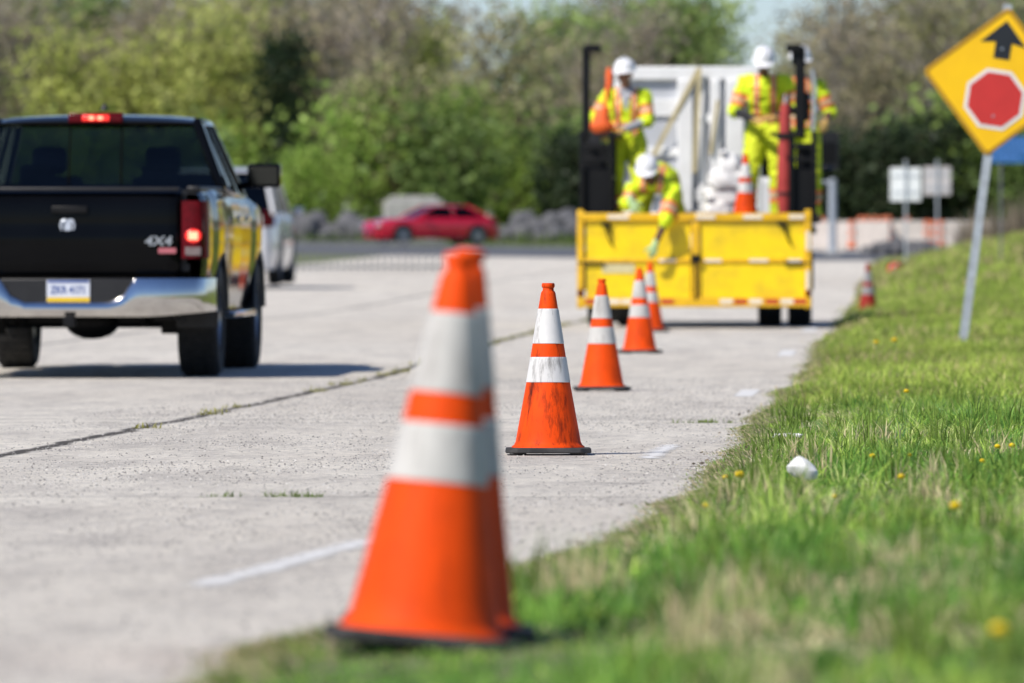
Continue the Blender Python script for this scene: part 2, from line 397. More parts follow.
def concrete_mat():
    m, nt, b = new_mat('concrete'); L = nt.links.new
    tc = N(nt, 'ShaderNodeNewGeometry')
    P = tc.outputs['Position']
    def noise(scale, det, rough=0.6, sc=None):
        n = N(nt, 'ShaderNodeTexNoise'); n.inputs['Scale'].default_value = scale; n.inputs['Detail'].default_value = det; n.inputs['Roughness'].default_value = rough
        if sc:
            mp = N(nt, 'ShaderNodeMapping'); mp.inputs['Scale'].default_value = sc; L(P, mp.inputs['Vector']); L(mp.outputs[0], n.inputs['Vector'])
        else: L(P, n.inputs['Vector'])
        return n.outputs['Fac']
    def mix(a, bcol, fac):
        x = N(nt, 'ShaderNodeMix', data_type='RGBA'); 
        if isinstance(fac, float): x.inputs['Factor'].default_value = fac
        else: L(fac, x.inputs['Factor'])
        L(a, x.inputs['A'])
        if isinstance(bcol, tuple): x.inputs['B'].default_value = (*bcol, 1)
        else: L(bcol, x.inputs['B'])
        return x.outputs['Result']
    big = noise(0.35, 4, 0.6, (1.0, 0.25, 1))
    r0 = ramp(nt, [(0.3, (0.68, 0.622, 0.53)), (0.7, (0.81, 0.76, 0.66))]); L(big, r0.inputs['Fac'])
    c = r0.outputs['Color']
    # mottled wear, stretched along the traffic
    st = noise(1.6, 10, 0.75, (1.6, 0.35, 1)); r1 = ramp(nt, [(0.44, 0), (0.64, 0.62)]); L(st, r1.inputs['Fac'])
    c = mix(c, (0.43, 0.395, 0.355), r1.outputs['Color'])
    # exposed aggregate, light and dark specks
    vo = N(nt, 'ShaderNodeTexVoronoi'); vo.inputs['Scale'].default_value = 26; L(P, vo.inputs['Vector'])
    r2 = ramp(nt, [(0.12, 0.85), (0.42, 0)]); L(vo.outputs['Distance'], r2.inputs['Fac'])
    sp = noise(3.5, 6, 0.75); r3 = ramp(nt, [(0.42, 0), (0.60, 1)]); L(sp, r3.inputs['Fac'])
    mu = N(nt, 'ShaderNodeMath', operation='MULTIPLY'); L(r2.outputs['Color'], mu.inputs[0]); L(r3.outputs['Color'], mu.inputs[1])
    c = mix(c, (0.15, 0.14, 0.135), mu.outputs[0])
    n4 = noise(16, 6, 0.85); r4 = ramp(nt, [(0.33, (0.60, 0.60, 0.60)), (0.50, (1.0, 1.0, 1.0)), (0.67, (1.28, 1.28, 1.28))]); L(n4, r4.inputs['Fac'])
    mm = N(nt, 'ShaderNodeMix', data_type='RGBA', blend_type='MULTIPLY'); mm.inputs['Factor'].default_value = 1; L(c, mm.inputs['A']); L(r4.outputs['Color'], mm.inputs['B'])
    c = mm.outputs['Result']
    # dark oil spots
    n5 = noise(2.6, 6, 0.6); r5 = ramp(nt, [(0.66, 0), (0.74, 0.45)]); L(n5, r5.inputs['Fac'])
    c = mix(c, (0.14, 0.13, 0.125), r5.outputs['Color'])
    # joints: transverse every 13.2 m, longitudinal at x = -3.7 and x = -7.6
    sx = N(nt, 'ShaderNodeSeparateXYZ'); L(P, sx.inputs[0])
    wob = noise(1.3, 9, 0.72)
    wob2 = noise(0.16, 3, 0.6)
    def line(coord, at, half, wobble, period=None):
        a = N(nt, 'ShaderNodeMath', operation='MULTIPLY_ADD'); L(wob, a.inputs[0]); a.inputs[1].default_value = wobble; L(coord, a.inputs[2])
        s_ = N(nt, 'ShaderNodeMath', operation='SUBTRACT'); L(a.outputs[0], s_.inputs[0]); s_.inputs[1].default_value = at + wobble * 0.5
        o = s_.outputs[0]
        if period:
            p = N(nt, 'ShaderNodeMath', operation='WRAP'); L(o, p.inputs[0]); p.inputs[1].default_value = -period / 2; p.inputs[2].default_value = period / 2; o = p.outputs[0]
        ab = N(nt, 'ShaderNodeMath', operation='ABSOLUTE'); L(o, ab.inputs[0])
        mr = N(nt, 'ShaderNodeMapRange'); L(ab.outputs[0], mr.inputs['Value']); mr.inputs['From Min'].default_value = half * 0.6; mr.inputs['From Max'].default_value = half * 1.3
        mr.inputs['To Min'].default_value = 1; mr.inputs['To Max'].default_value = 0
        return mr.outputs[0]
    for ln, amt in ((line(sx.outputs['Y'], 28.0, 0.04, 0.30, 15.0), 0.55), (line(sx.outputs['X'], -3.7, 0.045, 0.26), 0.97), (line(sx.outputs['X'], -7.7, 0.04, 0.1), 0.8),
                    (line(sx.outputs['Y'], 44.0, 0.07, 1.1, 31.0), 0.45)):
        k = N(nt, 'ShaderNodeMath', operation='MULTIPLY'); L(ln, k.inputs[0]); k.inputs[1].default_value = amt
        c = mix(c, (0.075, 0.068, 0.06), k.outputs[0])
    L(c, b.inputs['Base Color']); b.inputs['Roughness'].default_value = 0.9; b.inputs['Specular IOR Level'].default_value = 0.2
    bp = N(nt, 'ShaderNodeBump'); bp.inputs['Strength'].default_value = 0.9; bp.inputs['Distance'].default_value = 0.02
    L(n4, bp.inputs['Height']); L(bp.outputs['Normal'], b.inputs['Normal'])
    return m
M['concrete'] = concrete_mat()
M['asphalt'] = simple('asphalt', (0.10, 0.105, 0.115), 0.85, var=0.25, scale=0.5, bump=0.1)
M['soil'] = simple('soil', (0.12, 0.15, 0.05), 0.95, var=0.4, scale=1.5, dirt=(0.22, 0.20, 0.11), dirt_amt=0.7, bump=0.3)

def paint_mat():
    m, nt, b = new_mat('worn_paint'); L = nt.links.new
    g = N(nt, 'ShaderNodeNewGeometry')
    n = N(nt, 'ShaderNodeTexNoise'); n.inputs['Scale'].default_value = 11; n.inputs['Detail'].default_value = 10; n.inputs['Roughness'].default_value = 0.78
    L(g.outputs['Position'], n.inputs['Vector'])
    at = N(nt, 'ShaderNodeAttribute', attribute_name='tint')
    ad = N(nt, 'ShaderNodeMath', operation='ADD'); L(n.outputs['Fac'], ad.inputs[0]); L(at.outputs['Fac'], ad.inputs[1])
    r = ramp(nt, [(0.88, 0), (1.18, 0.9)]); L(ad.outputs[0], r.inputs['Fac'])
    b.inputs['Base Color'].default_value = (0.76, 0.75, 0.72, 1); b.inputs['Roughness'].default_value = 0.85
    tr = N(nt, 'ShaderNodeBsdfTransparent'); mx = N(nt, 'ShaderNodeMixShader')
    L(r.outputs['Color'], mx.inputs['Fac']); L(tr.outputs[0], mx.inputs[1]); L(b.outputs[0], mx.inputs[2]); L(mx.outputs[0], nt.nodes['Material Output'].inputs['Surface'])
    return m
M['worn_paint'] = paint_mat()

# ------------------------------------------------------------------ terrain
TY = [-60, 0, 15.5, 35.3, 54, 62, 71, 86, 92, 112, 150, 200, 250, 300, 350, 420, 600, 900, 3000]
TZ = [-.25, -.02, .055, .155, .310, .385, .525, .715, .785, .985, 1.57, 2.33, 3.13, 3.99, 4.80, 5.85, 8.2, 11, 14]
_ty = np.array(TY); _tz = np.array(TZ)
_d = np.diff(_tz) / np.diff(_ty)
_mm = np.concatenate([[_d[0]], (_d[:-1] + _d[1:]) / 2, [_d[-1]]])
def G(Y):
    Y = np.clip(np.asarray(Y, float), _ty[0], _ty[-1] - 1e-6)
    i = np.clip(np.searchsorted(_ty, Y, side='right') - 1, 0, len(_ty) - 2)
    h = _ty[i + 1] - _ty[i]; t = (Y - _ty[i]) / h
    return ((2*t**3-3*t**2+1)*_tz[i] + (t**3-2*t**2+t)*h*_mm[i] + (-2*t**3+3*t**2)*_tz[i+1] + (t**3-t**2)*h*_mm[i+1])
def sstep(a, b, x):
    t = np.clip((np.asarray(x, float) - a) / (b - a), 0, 1); return t * t * (3 - 2 * t)
def vnoise(x, y, seed=0):
    """smooth value noise 0..1"""
    x = np.asarray(x, float); y = np.asarray(y, float)
    xi = np.floor(x); yi = np.floor(y); fx = x - xi; fy = y - yi
    fx = fx*fx*(3-2*fx); fy = fy*fy*(3-2*fy)
    def h(a, b):
        s = np.sin(a * 127.1 + b * 311.7 + seed * 74.7) * 43758.5453
        return s - np.floor(s)
    return (h(xi, yi)*(1-fx)+h(xi+1, yi)*fx)*(1-fy) + (h(xi, yi+1)*(1-fx)+h(xi+1, yi+1)*fx)*fy
def edge(Y):
    """where the concrete stops and the verge begins"""
    Y = np.asarray(Y, float)
    return -0.70 - 0.50 * (1 - sstep(12.5, 27, Y)) + 0.10 * (vnoise(Y * 0.9, Y * 0 + 3) - 0.5) + 0.12 * (vnoise(Y * 0.23, Y * 0 + 9) - 0.5)
def ground(X, Y):
    X = np.asarray(X, float); Y = np.asarray(Y, float)
    off = X - edge(Y)
    sod = (0.012 * np.clip(off / .03, 0, 1) + 0.016 * sstep(0.05, 0.45, off)) * (1 - sstep(205, 222, Y))
    bank = (0.03 + 0.23 * sstep(70, 190, Y)) * np.maximum(off - 0.5, 0) * (1 - sstep(205, 226, Y))
    bank = 1.15 * np.tanh(bank / 1.15)
    return G(Y) + sod + bank
def gz(X, Y): return float(ground(X, Y))

ystat = np.unique(np.concatenate([np.arange(-40, 8, 4.0), np.arange(8, 60, 0.5), np.arange(60, 130, 1.0), np.arange(130, 480, 3.0), np.geomspace(480, 2900, 26)]))
offs = np.array([-1500, -500, -150, -60, -30, -14.5, -6, -2, 0, .03, .08, .15, .3, .5, .8, 1.2, 1.8, 2.6, 4, 7, 12, 25, 60, 200, 700, 1500.0])
def sheet(name, mat, ys, offsets, lift):
    mb = MB()
    rows = []
    for y in ys:
        e = float(edge(y))
        rows.append([(e + o, y, gz(e + o, y) + lift) for o in offsets])
    mb.grid(rows)
    return mb.build(name, mat, ang=80)
tag(sheet('ground', M['soil'], ystat, offs, 0), kind='structure')
tag(sheet('road', M['concrete'], [y for y in ystat if -40 <= y <= 290], [-14.5, -6, -2, 0], 0.006), kind='structure')
# crossing asphalt road, oblique
mb = MB(); rows = []
for y in [y for y in ystat if 226 < y < 420]:
    xr = min(-1 - (y - 225) / 2.0 + 22, 40.0); xl = max(-1 - (y - 225) / 2.0, -70.0)
    if xl < xr: rows.append([(x, y, float(G(y)) + 0.014) for x in np.linspace(xl, xr, 4)])
mb.grid(rows); tag(mb.build('cross_road', M['asphalt'], ang=80), kind='structure')

# worn white dashes on the shoulder line
def dash(y0, y1, x0, x1, w, strength=1.0):
    """paint that has worn thin: coverage falls off to the rim and breaks up with the noise in its material"""
    mb = MB(); rows = []; cov = []
    ys = sorted(set([y0, y1] + [s for s in ystat if y0 < s < y1] + list(np.linspace(y0, y1, 9))))
    for y in ys:
        t = (y - y0) / (y1 - y0); x = x0 + (x1 - x0) * t
        e = min(1, min(t, 1 - t) * 8)
        row = []
        for u in (-1, -.55, 0, .55, 1):
            row.append((x + u * w / 2, y, float(np.interp(y, ystat, G(ystat))) + 0.0085)); cov.append(strength * e * (1 - abs(u) ** 2 * .9))
        rows.append(row)
    mb.grid(rows)
    o = mb.build('road_marking', M['worn_paint'], ang=80)
    at = o.data.attributes.new('tint', 'FLOAT_COLOR', 'POINT')
    at.data.foreach_set('color', np.repeat(np.array(cov)[:, None], 4, 1).astype(np.float32).ravel())
    tag(o, kind='structure')
for a in ((18.6, 23.4, -1.59, -1.40, 0.20, .55), (34.0, 37.8, -1.02, -1.0, 0.18, .55), (51.4, 54.8, -.95, -.95, 0.17, .85), (69.2, 73.0, -.94, -.94, 0.18, .85), (86.0, 91.0, -.93, -.93, 0.22, .85)):
    dash(*a)

# ------------------------------------------------------------------ traffic cones
def cone_prof(z):
    zs = [0.028, 0.30, 0.405, 0.46, 0.605, 0.672, 0.685, 0.71]
    rs = [0.140, 0.0905, 0.0735, 0.0645, 0.041, 0.030, 0.0245, 0.0245]
    return float(np.interp(z, zs, rs))
def make_cone(orange, white, label, group=None):
    t = empty('traffic_cone'); tag(t, label, 'traffic cone', group)
    # base slab with clipped corners and small feet
    b = MB(); s = 0.178; c = 0.045
    out = [(-s + c, -s), (s - c, -s), (s, -s + c), (s, s - c), (s - c, s), (-s + c, s), (-s, s - c), (-s, -s + c)]
    for z0, z1, k in ((0.008, 0.030, 1.0),):
        n = len(out)
        vs = [(x * k, y * k, z0) for x, y in out] + [(x * k * 0.985, y * k * 0.985, z1) for x, y in out]
        b.add(vs, [tuple(reversed(range(n))), tuple(range(n, 2 * n))] + [(i, (i + 1) % n, n + (i + 1) % n, n + i) for i in range(n)])
    for sx in (-1, 1):
        for sy in (-1, 1): b.box((sx * 0.125, sy * 0.125, 0.005), (0.07, 0.07, 0.0098))
    b.build('base', M['rubber'], t, bevel=0.006)
    m = MB()
    pr = [(0.152, 0.0302), (0.150, 0.036), (0.141, 0.042)] + [(cone_prof(z), z) for z in np.linspace(0.055, 0.668, 16)]
    pr += [(0.0285, 0.674), (0.0235, 0.680), (0.0225, 0.690), (0.0265, 0.694), (0.0275, 0.704), (0.0245, 0.711), (0.016, 0.711), (0.014, 0.69)]
    m.lathe(pr, 48, capt=True); m.build('cone_body', orange, t, ang=50)
    for z0, z1 in ((0.300, 0.405), (0.460, 0.605)):
        w = MB(); w.lathe([(cone_prof(z0) + 0.0003, z0), (cone_prof(z0) + 0.0018, z0 + 0.002)] + [(cone_prof(z) + 0.0018, z) for z in np.linspace(z0 + .01, z1 - .01, 6)] + [(cone_prof(z1) + 0.0018, z1 - .002), (cone_prof(z1) + 0.0003, z1)], 48, capb=False, capt=False)
        w.build('reflective_band', white, t)
    return t
G_CONE = 'orange traffic cones tapering along the closed shoulder lane'
cA = make_cone(M['cone_clean'], M['cone_white_clean'], 'largest orange cone, blurred, in front of its twin at the grass edge', G_CONE)
def put_cone(o, x, y, rz, lean=0, leany=0, dz=0.0, z=None):
    zz = (gz(x, y) if z is None else z) + dz
    if z is None and x < float(edge(y)): zz += 0.006
    o.location = (x, y, zz); o.rotation_euler = (leany, lean, rz)
cB = make_cone(M['cone_orange'], M['cone_white'], 'sharp orange cone with dark scuffs and dirty white bands alone on the concrete', G_CONE)
put_cone(cA, -0.856, 15.25, R(4), R(5.6), R(-1), 0.0)
A2 = copy_tree(cA); A2['label'] = 'orange cone almost hidden close behind the large blurred front cone'
put_cone(A2, -0.845, 15.60, R(2), R(4.9), 0, 0.01)
put_cone(cB, -1.455, 35.3, R(3))
for (x, y, rz, lab) in ((-1.886, 54.0, 6, 'clean orange cone, next one behind the scuffed sharp cone'), (-2.165, 71.0, 10, 'orange cone overlapping another cone in front of the yellow tailgate'),
                        (-2.53, 86.5, 14, 'farthest cone of the row, partly hidden, below the reaching glove')):
    c = copy_tree(cA); c['label'] = lab; put_cone(c, x, y, R(rz))
cF = make_cone(M['cone_dull'], M['cone_grey'], 'dull dark red cone at the grass edge right of the truck')
put_cone(cF, -0.42, 112, R(15), dz=-0.06)
cG = copy_tree(cA); cG['label'] = 'orange cone tipped over on the grass slope past the dark red cone'; cG['group'] = ''
del cG['group']
put_cone(cG, -0.10, 172, 0, 0, R(84), 0.12)

# ------------------------------------------------------------------ pickup truck
def lerp_keys(keys, y):
    ks = np.array([k[0] for k in keys], float)
    return [float(np.interp(y, ks, [k[i] for k in keys])) for i in range(1, len(keys[0]))]

def side_panel(mb, sgn, y0, y1, zlow, ztop, xprof, wkeys, arches, step=0.04, rows=12):
    """vehicle flank: wheel arches cut in the lower edge, belly and shoulder in the section"""
    ys = np.arange(y0, y1 + 1e-6, step)
    R_ = []
    for y in ys:
        zl = zlow(y) if callable(zlow) else zlow
        for (ya, ra, za) in arches:
            d = abs(y - ya)
            if d < ra: zl = max(zl, za + math.sqrt(ra * ra - d * d))
        zt = ztop(y) if callable(ztop) else ztop
        w = lerp_keys(wkeys, y)[0]
        row = []
        for k in range(rows + 1):
            z = zl + (zt - zl) * k / rows
            row.append((sgn * xprof(z, zt) * w, y, z))
        row.insert(0, (sgn * xprof(zl, zt) * w - sgn * 0.10, y, zl + 0.005))
        R_.append(row)
    mb.grid(R_)

def wheel(parent, x, y, r, w, rimr, sgn, name='wheel', spokes=6):
    wh = empty(name, (x, y, r)); wh.parent = parent
    t = MB()
    p = [(rimr, -w/2 * .86), (rimr + .02, -w/2 * .97), (r * .93, -w/2), (r * .985, -w/2 * .86), (r, -w/2 * .6), (r, w/2 * .6), (r * .985, w/2 * .86), (r * .93, w/2), (rimr + .02, w/2 * .97), (rimr, w/2 * .86)]
    t.lathe(p, 40, axis='x', capb=False, capt=False)
    for k in range(40):       # tread blocks
        a = 2 * math.pi * k / 40
        rot = Matrix.Rotation(a, 3, 'X')
        for xo in (-w * .3, 0, w * .3):
            c = rot @ V((xo, 0, r))
            t.box(c, (w * .22, r * .10, 0.012), rot)
    t.build('tyre', M['tyre'], wh)
    m = MB()
    m.lathe([(rimr, -w/2 * .8), (rimr, w/2 * .86), (rimr * .93, w/2 * .88), (rimr * .90, w/2 * .6), (rimr * .88, w/2 * .25), (0.05, w/2 * .3)], 32, axis='x')
    for k in range(spokes):
        a = 2 * math.pi * k / spokes
        m.beam((w/2 * .62 if True else 0, 0.03 * math.cos(a), 0.03 * math.sin(a)), (w/2 * .66, rimr * .92 * math.cos(a), rimr * .92 * math.sin(a)), 0.05, 0.03, up=(1, 0, 0))
    m.lathe([(0.055, w/2 * .4), (0.055, w/2 * .75), (0.03, w/2 * .8)], 16, axis='x')
    o = m.build('rim', M['rim'], wh)
    if sgn < 0: wh.rotation_euler = (0, 0, math.pi)
    return wh

def pane(parent, pts, mat, name='window', thick=0.006):
    mb = MB(); a, b, c, d = [V(p) for p in pts]
    n = (b - a).cross(d - a).normalized() * thick
    mb.add([a, b, c, d, a + n, b + n, c + n, d + n], [(0, 1, 2, 3), (7, 6, 5, 4), (0, 4, 5, 1), (1, 5, 6, 2), (2, 6, 7, 3), (3, 7, 4, 0)])
    return mb.build(name, mat, parent, smooth=False)

def greenhouse(parent, paint, gl_rear, gl_side, yb, yf, ytb, ytf, zb, zt, wb, wt, pil=0.09, zbf=None, crown=0.05, split=(0.5,)):
    """roof, pillars and panes; y grows to the front"""
    zbf = zb if zbf is None else zbf
    c = {}
    for s in (-1, 1):
        c['rb', s] = V((s * wb, yb, zb)); c['fb', s] = V((s * wb * .98, yf, zbf))
        c['rt', s] = V((s * wt, ytb, zt)); c['ft', s] = V((s * wt * .97, ytf, zt - .01))
    for s in (-1, 1):
        mb = MB()
        mb.beam(c['rb', s], c['rt', s], pil, pil * 1.7, up=(0, 1, 0)); mb.beam(c['fb', s], c['ft', s], pil * .8, pil, up=(0, 1, 0))
        for t in split:
            b_ = c['rb', s].lerp(c['fb', s], t); e = c['rt', s].lerp(c['ft', s], t)
            mb.beam(b_, e, pil * .6, pil * .9, up=(0, 1, 0))
        mb.beam(c['rt', s], c['ft', s], pil * .8, pil * .8)
        mb.beam(c['rb', s] + V((0, 0, .01)), c['fb', s] + V((0, 0, .01)), pil * .7, pil * .6)
        mb.build('side_frame', paint, parent, bevel=0.02)
    rf = MB(); rows = []
    n = 14; m = 12
    for i in range(n + 1):
        t = i / n; y = ytb - .05 + (ytf - ytb + .10) * t
        e = math.sin(math.pi * min(1, max(0, t))) ** 0.35 if 0 < t < 1 else 0
        rows.append([((wt + .03) * math.sin(a) * (0.97 + .03 * e), y, zt - .02 + (crown + .045) * (max(0, math.cos(a)) ** 0.55) * (0.30 + 0.70 * e)) for a in np.linspace(-math.pi / 2, math.pi / 2, m + 1)])
    rf.grid(rows)
    rf.add([rows[0][k] for k in range(m + 1)] , [tuple(range(m + 1))]); rf.add([rows[-1][k] for k in range(m + 1)], [tuple(range(m + 1))])
    rf.build('roof', paint, parent, weld=True, ang=50)
    L_, R_ = -1, 1
    ins = lambda p, q, d: p + (q - p).normalized() * d
    pane(parent, [ins(c['rb', L_], c['rb', R_], .04), ins(c['rb', R_], c['rb', L_], .04), ins(c['rt', R_], c['rt', L_], .03), ins(c['rt', L_], c['rt', R_], .03)], gl_rear, 'rear_window')
    pane(parent, [c['fb', L_], c['fb', R_], c['ft', R_], c['ft', L_]], gl_side, 'windscreen')
    for s in (-1, 1):
        ts = [0] + list(split) + [1]
        for i in range(len(ts) - 1):
            b0 = c['rb', s].lerp(c['fb', s], ts[i]); b1 = c['rb', s].lerp(c['fb', s], ts[i + 1])
            t0 = c['rt', s].lerp(c['ft', s], ts[i]); t1 = c['rt', s].lerp(c['ft', s], ts[i + 1])
            pane(parent, [b0, b1, t1, t0], gl_side, 'side_window')
    return c

def seat(parent, x, y, z, name='seat'):
    mb = MB()
    mb.box((x, y, z + .08), (.5, .5, .16)); 
    mb.beam((x, y - .22, z + .1), (x, y - .34, z + .66), .48, .14, up=(0, 1, 0))
    mb.beam((x, y - .35, z + .68), (x, y - .37, z + .88), .26, .10, up=(0, 1, 0))
    return mb.build(name, M['seat_cloth'], parent, bevel=0.05, seg=3)

def make_pickup():
    t = empty('pickup_truck')
    tag(t, 'black four-wheel-drive pickup truck with lit brake lights seen from behind', 'pickup truck')
    bp = M['black_paint']
    wk = [(0.05, .955), (0.20, .985), (.55, .985), (0.85, 1.005), (1.25, 1.012), (1.65, 1.005), (2.0, .982), (2.6, .974), (3.3, .976), (4.1, .985), (4.4, 1.005), (4.8, 1.012), (5.2, .985), (5.55, .90), (5.75, .78)]
    def xp(z, zt):
        return float(np.interp(z, [.40, .55, .75, .95, 1.10, 1.22, zt - .015 if zt > 1.25 else 1.27, max(zt, 1.28)], [.945, .965, .985, 1.0, 1.0, .985, .965, .93]))
    zt = lambda y: float(np.interp(y, [0, 2.0, 2.1, 4.3, 4.8, 5.4, 5.75], [1.33, 1.33, 1.33, 1.30, 1.20, 1.14, 1.02]))
    arches = [(1.25, .485, .40), (4.80, .485, .40)]
    # bed sides + cab flanks as one painted shell with hood
    b = MB()
    for s in (-1, 1): side_panel(b, s, 0.05, 5.73, lambda y: .715 if y < .52 else .47, zt, xp, wk, arches)
    # hood and cowl
    rows = []
    for y in np.arange(4.25, 5.76, .1):
        w = lerp_keys(wk, y)[0] * .93; h = zt(y)
        rows.append([(w * u, y, h + .05 * (1 - u ** 2) - .0) for u in np.linspace(-1, 1, 13)])
    b.grid(rows)
    b.build('body', bp, t, ang=45)
    # grille and front end
    f = MB(); f.box((0, 5.70, .85), (1.5, .10, .50)); f.build('grille', M['black_plastic'], t, bevel=.03)
    f = MB(); f.box((0, 5.80, .58), (1.86, .16, .24)); f.build('front_bumper', M['chrome'], t, bevel=.05)
    for s in (-1, 1):
        h = MB(); h.box((s * .76, 5.66, .95), (.26, .12, .24)); h.build('headlight', M['head_lens'], t, bevel=.03)
    # bed rails, floor, front wall and cab floor
    for s in (-1, 1):
        r = MB(); r.box((s * .885, 1.05, 1.335), (.10, 1.94, .045)); r.build('bed_rail', M['black_plastic'], t, bevel=.015)
    fl = MB(); fl.box((0, 1.1, .78), (1.7, 1.9, .05)); fl.box((0, 2.03, 1.06), (1.80, .06, .56))
    for s in (-1, 1): fl.box((s * .80, 1.1, 1.05), (.06, 1.88, .5))
    fl.build('bed_liner', M['black_plastic'], t)
    cf = MB(); cf.box((0, 3.2, .60), (1.78, 2.3, .10)); cf.box((0, 4.35, .98), (1.75, .2, .62)); cf.build('cab_floor', M['seat_cloth'], t)
    # tailgate: slightly crowned sheet with a moulded recess
    tg = MB(); rows = []
    for i, z in enumerate(np.linspace(.705, 1.325, 15)):
        u = i / 14
        yo = .085 + .030 * (2 * u - 1) ** 4 * (1 if u > .5 else .5) - (.010 if .08 < u < .52 else 0) + (.05 if u == 1 else 0)
        rows.append([(x, yo + .012 * (abs(x) / .8) ** 4, z) for x in np.linspace(-.795, .795, 17)])
    tg.grid(rows); 
    tgo = tg.build('tailgate', bp, t, ang=60)
    sm = tgo.modifiers.new('thick', 'SOLIDIFY'); sm.thickness = .016; sm.offset = 0
    lp = MB(); lp.beam((-.79, .105, 1.335), (.79, .105, 1.335), .075, .028); lp.build('spoiler_lip', M['black_plastic'], tgo, bevel=.01)
    hd = MB(); hd.box((.01, .068, 1.19), (.26, .022, .055)); hd.build('handle', M['black_metal'], tgo, bevel=.012)
    # ram's-head badge: shield muzzle, curled horns
    em = MB(); cx, cz = 0, 0
    em.poly([(cx - .025, cz - .065), (cx + .025, cz - .065), (cx + .036, cz + .01), (cx + .030, cz + .055), (cx, cz + .066), (cx - .030, cz + .055), (cx - .036, cz + .01)], .02, Matrix.Translation((0, .055, 0)))
    for s in (-1, 1):
        em.tube([(cx + s * .018, .058, cz + .058), (cx + s * .052, .056, cz + .05), (cx + s * .066, .056, cz + .015), (cx + s * .058, .056, cz - .02), (cx + s * .044, .056, cz - .012)], [.015, .017, .015, .011, .006], 8)
    emo = em.build('emblem', M['emblem_metal'], tgo); emo.location = (-.005, .018, 1.065); emo.scale = (.72, 1, .85)
    text_mesh('4X4', .095, .006, 'badge_lettering', M['silver'], tgo, (.635, .062, .965), shear=.15, sx=1.18)
    bd = MB(); bd.box((.70, .066, .90), (.125, .008, .038)); bd.build('badge', M['badge_red'], tgo)
    # tail lamps
    for s in (-1, 1):
        tl = MB(); rows = []
        for z in np.linspace(.845, 1.25, 9):
            rows.append([(s * x, y, z) for x, y in ((.802, .12), (.803, .068), (.86, .052), (.925, .058), (.968, .085), (.988, .14), (.990, .24))])
        tl.grid(rows); o = tl.build('tail_light', M['red_lens'], t, ang=60)
        lt = MB(); rows = []
        lt.ell((s * .885, .054, 1.005), (.058, .012, .048)); lt.build('brake_lamp', M['brake_lit'], o)
        lt = MB(); lt.box((s * .885, .046, 1.005), (.066, .014, .056)); lt.build('bulb', M['brake_core'], o)
        lt = MB(); lt.box((s * .885, .052, .895), (.115, .014, .06)); lt.build('reverse_lamp', M['clear_lens'], o, bevel=.005)
    # chrome bumper, notched for the plate, swept forward at its ends
    bm_ = MB(); rows = []
    xs = np.concatenate([np.linspace(-1.02, -.44, 14), np.linspace(-.40, .40, 9), np.linspace(.44, 1.02, 14)])
    for x in xs:
        a = abs(x)
        top = .705 if a > .47 else (.705 - (.47 - a) / .10 * .165 if a > .37 else .54)
        low = .435 + .10 * max(0, a - .55) ** 1.3
        y = -.06 + .16 * max(0, (a - .55) / .45) ** 2.2 + .30 * max(0, (a - .93) / .09) ** 2
        rows.append([(x, y + .10, top - .005), (x, y + .012, top), (x, y, top - .03 if top > .6 else top - .012), (x, y - .012, (top + low) / 2), (x, y, low + .02), (x, y + .02, low), (x, y + .10, low + .01)])
    bm_.grid(rows); bo = bm_.build('rear_bumper', M['chrome'], t, ang=50)
    rc = MB(); rc.box((0, .0, .62), (.94, .05, .17)); rc.build('plate_recess', M['black_plastic'], bo, bevel=.01)
    pl = MB(); pl.box((.01, -.03, .618), (.305, .006, .152)); po = pl.build('licence_plate', M['plate_white'], t, bevel=.002)
    q = MB(); q.box((.01, -.034, .557), (.30, .004, .030)); q.build('plate_band', M['plate_yellow'], po)
    q = MB(); q.box((.01, -.034, .684), (.29, .004, .016)); q.build('plate_header', M['plate_blue'], po)
    text_mesh('ZKR 4171', .072, .001, 'plate_lettering', M['plate_blue'], po, (.01, -.0345, .622), sx=.82)
    # cab
    greenhouse(t, bp, M['glass_rear'], M['glass_clear'], 2.06, 4.40, 2.22, 3.62, 1.335, 1.835, .93, .735, pil=.07, zbf=1.27, crown=.035, split=(.26, .62))
    cb = MB(); cb.box((0, 2.10, 1.35), (1.82, .05, .06)); cb.build('rear_wall', bp, t, bevel=.015)
    for x in (-.19, .19):
        sl = MB(); sl.beam((x, 2.045, 1.38), (x, 2.205, 1.82), .012, .010, up=(0, 1, 0)); sl.build('slider_frame', M['seal_black'], t)
    br = MB(); br.box((0, 2.17, 1.862), (.40, .07, .075)); bo2 = br.build('high_brake_light', M['red_lens'], t, bevel=.012)
    q = MB(); q.box((0, 2.128, 1.862), (.20, .02, .045)); q.build('brake_lamp', M['brake_lit'], bo2, bevel=.008)
    q = MB()
    for x in (-.03, .035): q.ell((x, 2.118, 1.862), (.022, .008, .014))
    q.build('bulb', M['brake_core'], bo2)
    an = MB(); an.lathe([(.03, 0), (.028, .012), (.012, .035), (.008, .05)], 12, (0.02, 2.6, 1.925)); an.build('antenna', M['black_plastic'], t)
    for s in (-1, 1):
        seat(t, s * .42, 3.35, .78); 
        mr = MB(); mr.box((s * 1.115, 3.72, 1.45), (.25, .11, .18)); mr.beam((s * .90, 3.78, 1.36), (s * 1.10, 3.74, 1.42), .05, .06)
        mo = mr.build('side_mirror', bp, t, bevel=.03, seg=3)
        g = MB(); g.box((s * 1.115, 3.663, 1.45), (.20, .004, .135)); g.build('mirror_glass', M['mirror_dark'], mo)
        for y in (2.75, 3.55):
            h = MB(); h.box((s * 1.005, y, 1.13), (.03, .20, .045)); h.build('door_handle', M['chrome'], t, bevel=.01)
